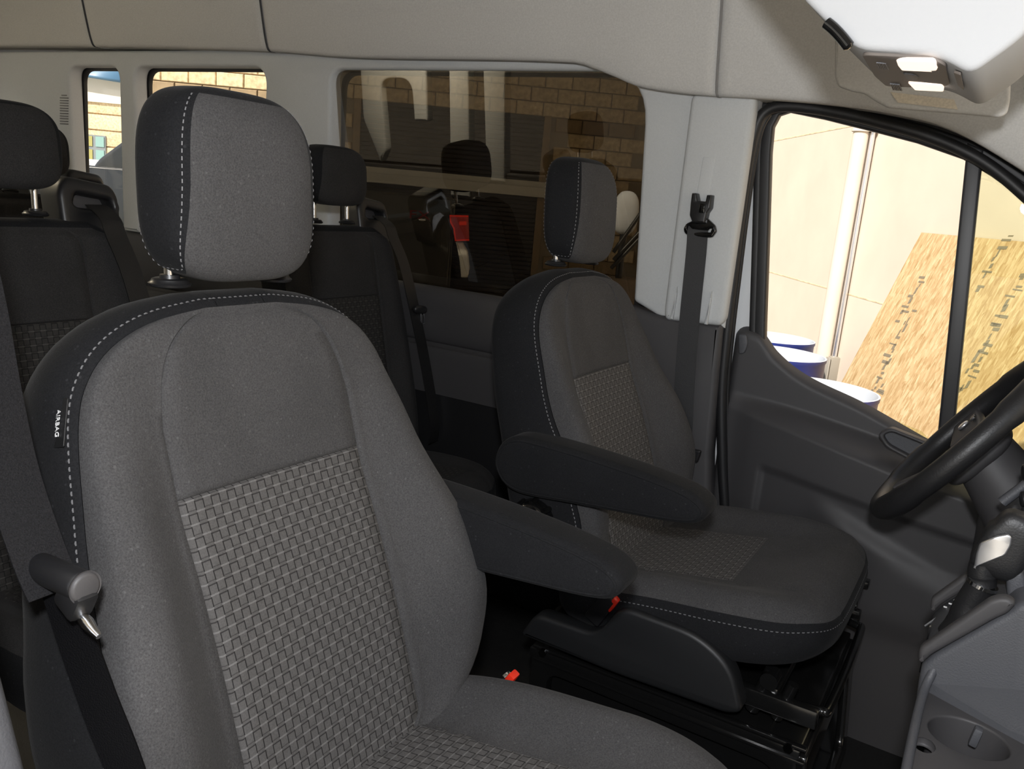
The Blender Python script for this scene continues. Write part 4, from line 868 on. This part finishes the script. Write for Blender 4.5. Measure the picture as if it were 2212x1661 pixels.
gs = thing('gear_lever', 'black leather gear lever with bright metal inlay', 'gear lever', (.89, .08, .83))
kp_ = [at(x, y, 'y', .075) for x, y in ((2122, 1262), (2124, 1230), (2135, 1195), (2152, 1166), (2168, 1158))]
K = [np.array(q) for q in kp_]
obj('boot', tube(catmull([np.array((.876, .085, .800)), np.array((.876, .083, .825)), np.array((.874, .08, .85)), K[0]], 5), [.036, .035, .033, .031, .0295, .0285, .027, .026, .025, .023, .0215, .0205, .020, .0195, .019, .019], 16), LEA, gs)
obj('boot_ring', tube([K[0]+np.array([-.001, 0, -.002]), K[0]+np.array([.0, 0, .003])], .0205, 24), CHR, gs)
obj('knob', superell(.031, .023, .048, 4.2, 14, lambda x, y, z: np.array([.899, .077, .950])+np.array([x+z*.30+.004*(z > .02), y, z*.95-x*.25])), LEA, gs)
obj('lever_neck', tube(catmull([K[0], (K[0]+K[1])/2, K[1], K[2]], 5), [.0175]*6+[.019]*10, 16), LEA, gs)
il = [(at(x, y, 'y', .05)[0], at(x, y, 'y', .05)[2]) for x, y in ((2116, 1175), (2150, 1158), (2178, 1153), (2186, 1160), (2184, 1177), (2172, 1198), (2110, 1224), (2103, 1232), (2108, 1200))]
obj('knob_inlay', plate([rounded(il, .004)], lambda u, v, w: (u, 0.047+w+ 1.2*max(0, abs(u-.893)-.012)**1.3, v), .006, .002, 3), SAT, gs, 'bright metal inlay')

# ================================================================== OUTSIDE
GZ = -.58; LW = 2.63; BD = 15.0
CON = mat('concrete_ground', (.58, .54, .46), .9, noise=(3, .12)); CRM = mat('cream_painted_wall', (.70, .60, .49), .85, noise=(2.5, .04), bump=(60, .1))
BLKM = [mat('tan_split_face_block_%d' % i, c, .95, noise=(14, .28), bump=(22, 1.0)) for i, c in enumerate(((.78, .62, .39), (.74, .58, .37), (.82, .66, .43)))]
BLKD = mat('brown_smooth_block', (.38, .28, .17), .9, noise=(9, .12)); MOR = mat('mortar', (.42, .35, .25), .95)
SLT = mat('dark_brown_shutter', (.030, .022, .019), .5); WST = mat('cream_white_steel', (.78, .76, .68), .5)
TRK = mat('black_truck_paint', (.012, .013, .014), .12, coat=.8)
ground = struct(obj('ground', plate([[(-40, -40), (40, -40), (40, 60), (-40, 60)]], lambda u, v, w: yard(u, v, GZ-.05+w), .05), CON), 'pale concrete yard')
ground.name = 'floor_outside'
cw = struct(empty('wall_cream', yard(LW, 6, GZ)), 'cream painted wall outside the driver window')
obj('wall_face', plate([[(-3, GZ), (BD, GZ), (BD, 4.6), (-3, 4.6)]], lambda u, v, w: yard(LW+w, u, v), .2), CRM, cw)
for zz in (.86, 2.08): obj('wall_joint', plate([[(-3, zz), (BD, zz), (BD, zz+.008), (-3, zz+.008)]], lambda u, v, w: yard(LW-.002+w, u, v), .004), BLKM[1], cw)
# pipes on the cream wall
def wall_at(px, py, off=0.0): return ylat(px, py, LW-off)
p1_ = wall_at(1862, 280, .09); pipe = thing('downpipe', 'cream painted downpipe on the cream wall', 'pipe', (p1_[0], p1_[1], GZ))
obj('pipe', cyl((p1_[0], p1_[1], GZ), (p1_[0], p1_[1], 4.4), .055), CRM, pipe)
obj('pipe_bracket', join(cyl((p1_[0], p1_[1], p1_[2]-.015), (p1_[0], p1_[1], p1_[2]+.015), .068), box(np.array(p1_)+YR*.05-YF*.0, (.05, .18, .03), .003, Matrix.Rotation(YA, 3, 'Z'))), CRM, pipe)
c1_ = wall_at(1884, 300, .03); b1_ = wall_at(1789, 775, .05)
cnd = thing('conduit', 'thin bright metal conduit running down beside the cream pipe', 'pipe', (c1_[0], c1_[1], GZ))
obj('conduit_tube', cyl((c1_[0], c1_[1], b1_[2]+.02), (c1_[0], c1_[1], 4.4), .017), SAT, cnd)
bx_ = thing('junction_box', 'grey junction box at the foot of the metal conduit', 'junction box', (c1_[0], c1_[1], b1_[2]-.1))
obj('box_body', box((c1_[0], c1_[1], b1_[2]-.06), (.08, .09, .18), .01, Matrix.Rotation(YA, 3, 'Z')), mat('grey_cast_box', (.30, .27, .22), .6), bx_)
obj('box_cover', box(np.array((c1_[0], c1_[1], b1_[2]-.06))-YR*.052, (.012, .12, .17), .004, Matrix.Rotation(YA, 3, 'Z')), mat('grey_cast_cover', (.36, .33, .28), .6), bx_)
# blue drums
DRB = mat('blue_drum_plastic', (.02, .035, .20), .4); DRW = mat('white_drum_lining', (.52, .55, .60), .6)
def drum(px, py, lat, r, label):
    p = ylat(px, py, lat); t = thing('drum', label, 'drum', (p[0], p[1], GZ), 'open blue drums by the wall'); zt = p[2]; n = 36
    def rings(lst): return [(p[0]+q*math.cos(2*math.pi*k/n), p[1]+q*math.sin(2*math.pi*k/n), z) for q, z in lst for k in range(n)], [(j*n+k, j*n+(k+1) % n, (j+1)*n+(k+1) % n, (j+1)*n+k) for j in range(len(lst)-1) for k in range(n)]
    h = zt-GZ
    obj('drum_shell', pyd(*rings([(r*.96, GZ), (r, GZ+.02), (r, GZ+h*.33), (r*1.03, GZ+h*.35), (r, GZ+h*.37), (r, GZ+h*.66), (r*1.03, GZ+h*.68), (r, GZ+h*.70), (r, zt-.03), (r*1.02, zt-.02), (r*1.02, zt)]), 40), DRB, t)
    v, f = rings([(r*1.02, zt), (r*.985, zt), (r*.97, zt-.03), (r*.965, GZ+.05)]); f.append(tuple(range(3*n, 4*n))); obj('drum_lining', pyd(v, f, 40), DRW, t, 'white inside')
    return t
drum(1668, 728, 2.05, .29, 'farthest blue drum, white inside, mostly behind the window frame')
drum(1680, 762, 1.85, .29, 'middle blue drum with white inside, in front of the junction box')
drum(1770, 838, 1.75, .29, 'nearest blue drum with white inside, just above the door sill')
# oriented strand board leaning on the wall
OSB = osb_mat()
tl = ylat(1990, 502, LW-.03); dl_ = (tl-CAM)@YF; bo = thing('strand_board', 'large yellow strand board leaning against the cream wall', 'board', yard(LW-.4, dl_-.6, GZ))
n_ = 2; Hh = tl[2]-GZ; lean = .50; wid = 2.44
V_ = []; U_ = []
def bpt(s, t, off):    # s along the wall towards the camera, t up the board
    return yard(LW-.03-lean*(1-t)-off, dl_-s*wid+.30*(1-t), GZ+Hh*t)
G = [[bpt(s, t, .0) for s in np.linspace(0, 1, 9)] for t in np.linspace(0, 1, 9)]
U = [[(s*2.44, t*2.0) for s in np.linspace(0, 1, 9)] for t in np.linspace(0, 1, 9)]
bm_ = grid(G, U); bo_f = obj('board_face', bm_, OSB, bo)
obj('board_back', pyd([bpt(s, t, o) for o in (-.012, -.0005) for s, t in ((0, 0), (1, 0), (1, 1), (0, 1))], [(0, 1, 2, 3), (4, 5, 6, 7), (0, 1, 5, 4), (1, 2, 6, 5), (2, 3, 7, 6), (3, 0, 4, 7)]), mat('board_edge', (.5, .36, .18), .9), bo)
INK = mat('black_stamp_ink', (.22, .18, .12), .8); rnd = random.Random(3)
def stamp(px, py, n, w):
    q = ylat(px, py, LW-.25)
    for it in range(30):      # find board coordinates under this pixel
        pass
    d = _f + (px-1106)/FPX*_r - (py-830.5)/FPX*_u
    best = None
    A = np.array(bpt(0, 0, .001)); e_s = np.array(bpt(1, 0, .001))-A; e_t = np.array(bpt(0, 1, .001))-A
    M3 = np.array([e_s, e_t, -d]).T; s, t, k = np.linalg.solve(M3, CAM-A)
    V = []; F = []
    for i in range(n):
        s0 = s+rnd.uniform(-1, 1)*w; t0 = t+(i/n-.5)*.16*rnd.uniform(.8, 1.2); ds, dt = rnd.uniform(.006, .018), rnd.uniform(.002, .006)
        if rnd.random() < .5: ds, dt = ds*.35, dt*2.6
        k = len(V); V += [bpt(s0-ds, t0-dt, .0015), bpt(s0+ds, t0-dt*.6, .0015), bpt(s0+ds, t0+dt, .0015), bpt(s0-ds, t0+dt*.6, .0015)]; F.append((k, k+1, k+2, k+3))
    o = obj('ink_stamp', pyd(V, F, 10, False), INK, bo); o['kind'] = 'stuff'
for px, py in ((1970, 640), (1945, 720), (1905, 805), (1885, 870), (2185, 640), (2130, 740), (2105, 800), (2150, 560)): stamp(px, py, 10, .008)

# block wall with roller shutter behind the tinted window
bw = struct(empty('wall_block', yard(-2, BD, GZ)), 'tan split-face block wall across the yard')
obj('mortar_bed', plate([[(-6.2, GZ), (LW+.2, GZ), (LW+.2, 7.0), (-6.2, 7.0)]], lambda u, v, w: yard(u, BD+.03+w, v), .2), MOR, bw)
bwid, bhei = .46, .235
def block_mesh(): 
    bm = bmesh.new(); bmesh.ops.create_cube(bm, size=1); bmesh.ops.scale(bm, vec=(bwid-.014, .10, bhei-.014), verts=bm.verts)
    bmesh.ops.bevel(bm, geom=[e for e in bm.edges if all(v.co.y < 0 for v in e.verts)], offset=.012, segments=1, affect='EDGES')
    me = bpy.data.meshes.new('block'); bm.to_mesh(me); bm.free(); return me
bms = []
for m in BLKM+[BLKD]:
    me = block_mesh(); me.materials.append(m); bms.append(me)
shl, shr = (ydep(778, 320, BD)-CAM)@YR, (ydep(1172, 300, BD)-CAM)@YR
sht = ydep(960, 238, BD)[2]
rotz = Matrix.Rotation(YA, 4, 'Z'); nb = 0
for r in range(0, 24):
    z = GZ+bhei*(r+.5)
    for c in range(-24, 6):
        lat = c*bwid+(bwid/2 if r % 2 else 0)
        if lat > LW-.1 or lat < -6.0: continue
        if shl-.2 < lat < shr+.2 and z < sht+.1: continue
        p = yard(lat, BD, z); d = p-CAM; zz = d@_f; X, Yp = 1106+FPX*(d@_r)/zz, 830.5-FPX*(d@_u)/zz
        if not ((700 < X < 1420 and 110 < Yp < 640) or (300 < X < 600 and 120 < Yp < 260)): continue
        o = bpy.data.objects.new('block', bms[3] if r % 5 == 3 else bms[rnd.randrange(3)]); COL.objects.link(o); o.parent = bw; o.matrix_parent_inverse = Matrix.Translation(bw.location).inverted()
        o.matrix_basis = Matrix.Translation(Vector(p+YF*rnd.uniform(-.012, .012))) @ rotz; nb += 1
sh = struct(empty('door_2', yard((shl+shr)/2, BD-.02, GZ)), 'dark brown roller shutter in the block wall')
slat = None; k = 0; z = GZ
sm = plate([[(shl, 0), (shr, 0), (shr, .062), (shl, .062)]], lambda u, v, w: yard(u, BD-.06+w, v)*np.array([1, 1, 1]), .03, .008)
while z < sht:
    o = bpy.data.objects.new('slat', sm); COL.objects.link(o)
    if k == 0: sm.materials.append(SLT)
    o.parent = sh; o.matrix_parent_inverse = Matrix.Translation(sh.location).inverted(); o.location = (0, 0, z); z += .075; k += 1
obj('shutter_frame', join(*[plate([[(a_, GZ), (b_, GZ), (b_, sht+.05), (a_, sht+.05)]], lambda u, v, w: yard(u, BD-.08+w, v), .10, .005) for a_, b_ in ((shl-.12, shl), (shr, shr+.12))]), BLKD, sh)
ra, rb_ = ydep(700, 369, BD-.15), ydep(1240, 410, BD-.15)
rl = thing('steel_rail', 'long cream white steel rail across the dark shutter', 'rail', (ra+rb_)/2)
la, lb = (ra-CAM)@YR, (rb_-CAM)@YR; zr_ = (ra[2]+rb_[2])/2-.02
obj('rail_web', plate([[(la, zr_-.11), (lb, zr_-.11), (lb, zr_+.03), (la, zr_+.03)]], lambda u, v, w: yard(u, BD-.22+w, v), .05, .005), WST, rl)
obj('rail_flange', plate([[(la, zr_+.03), (lb, zr_+.03), (lb, zr_+.13), (la, zr_+.13)]], lambda u, v, w: yard(u, BD-.14+w, v), .06, .005), WST, rl)
obj('rail_lip', plate([[(la, zr_-.13), (lb, zr_-.13), (lb, zr_-.105), (la, zr_-.105)]], lambda u, v, w: yard(u, BD-.25+w, v), .08, .005), WST, rl)
# carport roof: unseen sheets placed to keep sun off the van and shutter
cp = struct(empty('ceiling_carport', yard(0, 6, 3.9)), 'carport roof, its unseen sheets placed to block the sun')
RFS = mat('roof_sheet_grey', (.45, .42, .36), .7)
obj('shade_roof_sheet', plate([[(-9, -5), (-1.5, -5), (-1.5, 8.5), (-9, 8.5)]], lambda u, v, w: yard(u, v, 4.45+w), .06), RFS, cp)  # out of view, ends short so sun still reaches the cream wall
obj('shade_roof_sheet', plate([[(-4.7, 8.6), (LW+.3, 8.6), (LW+.3, BD+.3), (-4.7, BD+.3)]], lambda u, v, w: yard(u, v, 4.45+w), .06), RFS, cp)
q0, q1 = ydep(1232, 168, 11.0), ydep(1400, 262, 7.0)
pur = obj('purlin', join(*[plate([[(0, 0), (7.0, 0), (7.0, .16), (0, .16)]]+[rounded([(.2+i*.35, .05), (.38+i*.35, .05), (.38+i*.35, .10), (.2+i*.35, .10)], .01) for i in range(18)], lambda u, v, w: yard(LW-.10+w, BD-.2-u, 3.25+v), .03, .004)]), WST, cp, 'cream steel channel with slots')
obj('purlin_flange', plate([[(0, 0), (7.0, 0), (7.0, .10), (0, .10)]], lambda u, v, w: yard(LW-.20+v, BD-.2-u, 3.24+w), .015, .003), WST, cp)
g0, g1 = ydep(455, 140, 9.5), ydep(580, 222, 9.5)
# pickup truck standing across the shutter, tail to the right
TD_ = 12.4; tr = thing('pickup_truck', 'black pickup truck with red tail lamp behind the tinted window', 'truck', yard(-2.5, TD_+1, GZ))
def tq(px, py, dep=TD_): p = ydep(px, py, dep)-CAM; return (p@YR, p[2]+CAM[2])
tail = tq(972, 520)[0]; zt_ = tq(900, 424)[1]; zb_ = tq(950, 640)[1]
bed = rounded([(tail-5.2, zb_-.2), (tail-2.4, zb_-.2)]+[(tail-1.55+.52*math.cos(t), zb_-.1+.52*math.sin(t)) for t in np.linspace(math.pi, 0, 14)]+[(tail, zb_-.15), (tail+.02, zt_-.25), (tail-.02, zt_), (tail-2.2, zt_+.02), (tail-5.2, zt_+.02)], .02)
obj('bedside', plate([bed], lambda u, v, w: yard(u, TD_+w+.03*((v-zb_)/(zt_-zb_)-.5)**2, v), .12, .03, 3), TRK, tr)
obj('tailgate', plate([rounded([(TD_+.1, zb_-.1), (TD_+1.85, zb_-.1), (TD_+1.85, zt_), (TD_+.1, zt_)], .03)], lambda u, v, w: yard(tail-.03+w, u, v), .07, .015), TRK, tr)
obj('far_bedside', plate([bed], lambda u, v, w: yard(u, TD_+1.83+w, v), .12, .03), TRK, tr)
cab = rounded([(tail-5.2, zt_-.1), (tail-2.25, zt_-.1), (tail-2.30, zt_+.2), (tail-2.5, zt_+.62), (tail-4.4, zt_+.66), (tail-5.1, zt_+.1)], .12)
obj('cab', plate([cab], lambda u, v, w: yard(u, TD_+.05+w, v), 1.85, .06, 3), TRK, tr)
obj('cab_window', plate([rounded([(tail-4.6, zt_+.08), (tail-2.55, zt_+.08), (tail-2.65, zt_+.5), (tail-4.3, zt_+.52)], .06)], lambda u, v, w: yard(u, TD_+.04+w, v), .02), GLB, tr)
lt_ = [tq(x, y) for x, y in ((972, 466), (1012, 467), (1014, 518), (984, 519), (981, 493), (974, 480))]
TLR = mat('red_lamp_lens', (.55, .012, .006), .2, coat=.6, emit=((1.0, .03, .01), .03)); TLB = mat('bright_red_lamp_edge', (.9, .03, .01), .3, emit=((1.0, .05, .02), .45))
tlm = obj('tail_lamp', plate([rounded(lt_, .03)], lambda u, v, w: yard(u, TD_-.025+w, v), .09, .015, 2), TLR, tr, 'red tail lamp')
obj('tail_lamp_edge', tube([yard(a_, TD_-.03, b_) for a_, b_ in [lt_[1], lt_[0], lt_[5], lt_[4], lt_[3], lt_[2]]], .014, 6), TLB, tlm)
obj('tail_lamp_block', plate([rounded([tq(992, 478), tq(1008, 478), tq(1008, 486), tq(992, 486)], .01)], lambda u, v, w: yard(u, TD_-.03+w, v), .02), TLB, tlm)
tc_ = tq(915, 466); obj('decal', text_mesh('FX', .17, lambda u, v, w: yard(tc_[0]-.06+u*1.6, TD_-.012-w, tc_[1]+v), .002), mat('red_decal', (.20, .008, .012), .4), tr, 'red decal letters')
obj('decal', text_mesh('4', .17, lambda u, v, w: yard(tc_[0]+.20+u*1.6, TD_-.012-w, tc_[1]+v), .002), mat('grey_decal', (.05, .05, .055), .4), tr, 'grey decal figure')
obj('badge', superell(.05, .01, .02, 2, 6, lambda x, y, z: yard(tq(912, 475)[0]+x, TD_-.01+y, tq(912, 475)[1]+z)), CHR, tr)
bmp = [tq(x, y) for x, y in ((984, 522), (998, 524), (1010, 545), (1014, 580), (1010, 600), (996, 600), (992, 560))]
obj('bumper_corner', plate([rounded(bmp, .02)], lambda u, v, w: yard(u, TD_+.02+w, v), .25, .03), WST, tr, 'pale bumper corner')
for cx in (tail-1.55, tail-4.9):
    wh = obj('wheel', tube([yard(cx, TD_+.05, GZ+.44), yard(cx, TD_+.33, GZ+.44)], .44, 32), RUB, tr); obj('wheel_hub', tube([yard(cx, TD_+.03, GZ+.44), yard(cx, TD_+.10, GZ+.44)], .25, 24), SAT, wh)
    obj('wheel', tube([yard(cx, TD_+1.6, GZ+.44), yard(cx, TD_+1.88, GZ+.44)], .44, 32), RUB, tr)
# shop mirror-like white disc on a stand with dark bars, by the cream wall
md = 9.5; mq = ydep(1352, 460, md); mt = thing('work_machine', 'white rounded machine cover with dark bars right of the driver headrest', 'machine', (mq[0], mq[1], GZ))
obj('machine_cover', superell(.14, .10, .24, 2.6, 10, lambda x, y, z: yard((mq-CAM)@YR+x, md+y, mq[2]+z)), WST if False else DRW, mt)
for (xa, ya), (xb, yb) in (((1325, 545), (1388, 455)), ((1325, 562), (1392, 490)), ((1320, 580), (1390, 505))):
    obj('machine_bar', tube([ydep(xa, ya, md-.15), ydep(xb, yb, md-.15)], .022, 8), PLB, mt)
obj('machine_body', box(ydep(1340, 620, md)+np.array([0, 0, -.35]), (.7, .5, .9), .03, Matrix.Rotation(YA, 3, 'Z')), mat('brown_machine', (.16, .12, .08), .7), mt)
obj('machine_stand', tube([yard((mq-CAM)@YR, md, GZ), yard((mq-CAM)@YR, md, mq[2]-.2)], .04, 10), PLB, mt)
# far building with blue metal roof, seen through the rear side window
FD = 34.0
fb = thing('far_building', 'sunlit tan building with blue metal roof and tall window', 'building', yard(-16, FD+3, GZ))
def fq(px, py, dep=FD): p = ydep(px, py, dep)-CAM; return (p@YR, p[2]+CAM[2])
xa, xb = fq(120, 300)[0], fq(300, 300)[0]; zc_ = fq(222, 222)[1]; zr0 = fq(200, 168)[1]; zr1 = fq(262, 184)[1]
STC = mat('pale_stucco', (.86, .80, .70), .9)
obj('wall', plate([[(xa, GZ), (xb, GZ), (xb, zc_), (xa, zc_)]], lambda u, v, w: yard(u, FD+.1+w, v), .3), BLKM[1], fb)
i = 0; z = GZ
while z < zc_-.05:
    obj('block_course', plate([[(xa, z+.03), (xb, z+.03), (xb, min(z+.58, zc_)), (xa, min(z+.58, zc_))]], lambda u, v, w: yard(u, FD+w, v), .12, .02, 1), BLKM[i % 3], fb); z += .60; i += 1
obj('parapet', plate([[(xa, zc_), (xb, zc_), (xb, fq(222, 172)[1]), (xa, fq(222, 165)[1])]], lambda u, v, w: yard(u, FD-.1+w, v), .5), STC, fb)
BLR = mat('blue_metal_roof', (.10, .22, .36), .35)
e0, e1_ = fq(150, 163), fq(300, 187)
rf = obj('roof', pyd([yard(e0[0], FD-.6, e0[1]), yard(e1_[0], FD-.6, e1_[1]), yard(e1_[0], FD+6, e1_[1]+2.6), yard(e0[0], FD+6, e0[1]+2.6)], [(0, 1, 2, 3)]), BLR, fb, 'blue standing-seam roof')
rf.modifiers.new('thick', 'SOLIDIFY').thickness = .12
for k in range(14):
    t = k/13; a_ = yard(e0[0]+(e1_[0]-e0[0])*t, FD-.6, e0[1]+(e1_[1]-e0[1])*t+.05); b_ = yard(e0[0]+(e1_[0]-e0[0])*t, FD+6, e0[1]+(e1_[1]-e0[1])*t+2.65)
    obj('roof_seam', tube([a_, b_], .05, 4), BLR, rf)
w0_, w1_ = fq(186, 290), fq(230, 352)
wn = obj('window', plate([[(w0_[0], w1_[1]), (w1_[0], w1_[1]), (w1_[0], w0_[1]), (w0_[0], w0_[1])]], lambda u, v, w: yard(u, FD-.05+w, v), .06), mat('window_frame_grey', (.25, .28, .30), .5), fb)
GW = mat('sky_reflecting_pane', (.30, .50, .48), .05, spec=.8); GW2 = mat('yellowish_pane', (.45, .42, .16), .15)
mx_, mz_ = fq(206, 320)
for i, (a_, b_, c_, d_2) in enumerate(((w0_[0]+.03, mx_-.08, mz_+.06, w0_[1]-.05), (mx_+.05, w1_[0]-.05, mz_+.06, w0_[1]-.05), (w0_[0]+.03, mx_-.08, w1_[1], mz_-.06), (mx_+.05, w1_[0]-.05, w1_[1], mz_-.06))):
    obj('pane', plate([[(a_, c_), (b_, c_), (b_, d_2), (a_, d_2)]], lambda u, v, w: yard(u, FD-.08+w, v), .03), GW2 if i % 2 == 0 else GW, wn)
# parked vehicles far behind
def far_car(px0, px1, pt, pb, dep, paint, label, cabr=(.25, .85)):
    l0, l1 = fq(px0, pt, dep)[0], fq(px1, pt, dep)[0]; z1 = fq((px0+px1)/2, pt, dep)[1]; z0 = GZ; t = thing('parked_car', label, 'car', yard((l0+l1)/2, dep+.9, GZ)); h = z1-z0; L = l1-l0
    body = rounded([(l0, z0+.25), (l1, z0+.25), (l1, z0+.55*h), (l1-.02*L, z0+.6*h), (l0+.02*L, z0+.6*h), (l0, z0+.5*h)], .08)
    obj('body', plate([body], lambda u, v, w: yard(u, dep+w, v), 1.8, .06), paint, t)
    cb = rounded([(l0+cabr[0]*L, z0+.57*h), (l0+(cabr[0]+.06)*L, z1), (l0+(cabr[1]-.06)*L, z1), (l0+cabr[1]*L, z0+.57*h)], .08)
    obj('cabin', plate([cb], lambda u, v, w: yard(u, dep+.08+w, v), 1.64, .05), paint, t)
    obj('cabin_glass', plate([rounded([(l0+(cabr[0]+.05)*L, z0+.62*h), (l0+(cabr[0]+.09)*L, z1-.10*h), (l0+(cabr[1]-.09)*L, z1-.10*h), (l0+(cabr[1]-.05)*L, z0+.62*h)], .04)], lambda u, v, w: yard(u, dep+.06+w, v), .04), GLB, t)
    for f_ in (.18, .82): obj('wheel', tube([yard(l0+f_*L, dep-.02, z0+.32), yard(l0+f_*L, dep+.2, z0+.32)], .32, 20), RUB, t)
far_car(120, 300, 345, 400, 27, WHT, 'white car parked far behind, below the tan building')
far_car(215, 330, 392, 430, 20, mat('dark_blue_car_paint', (.03, .06, .12), .25, coat=.5), 'dark blue car parked far behind, nearer than the white one')
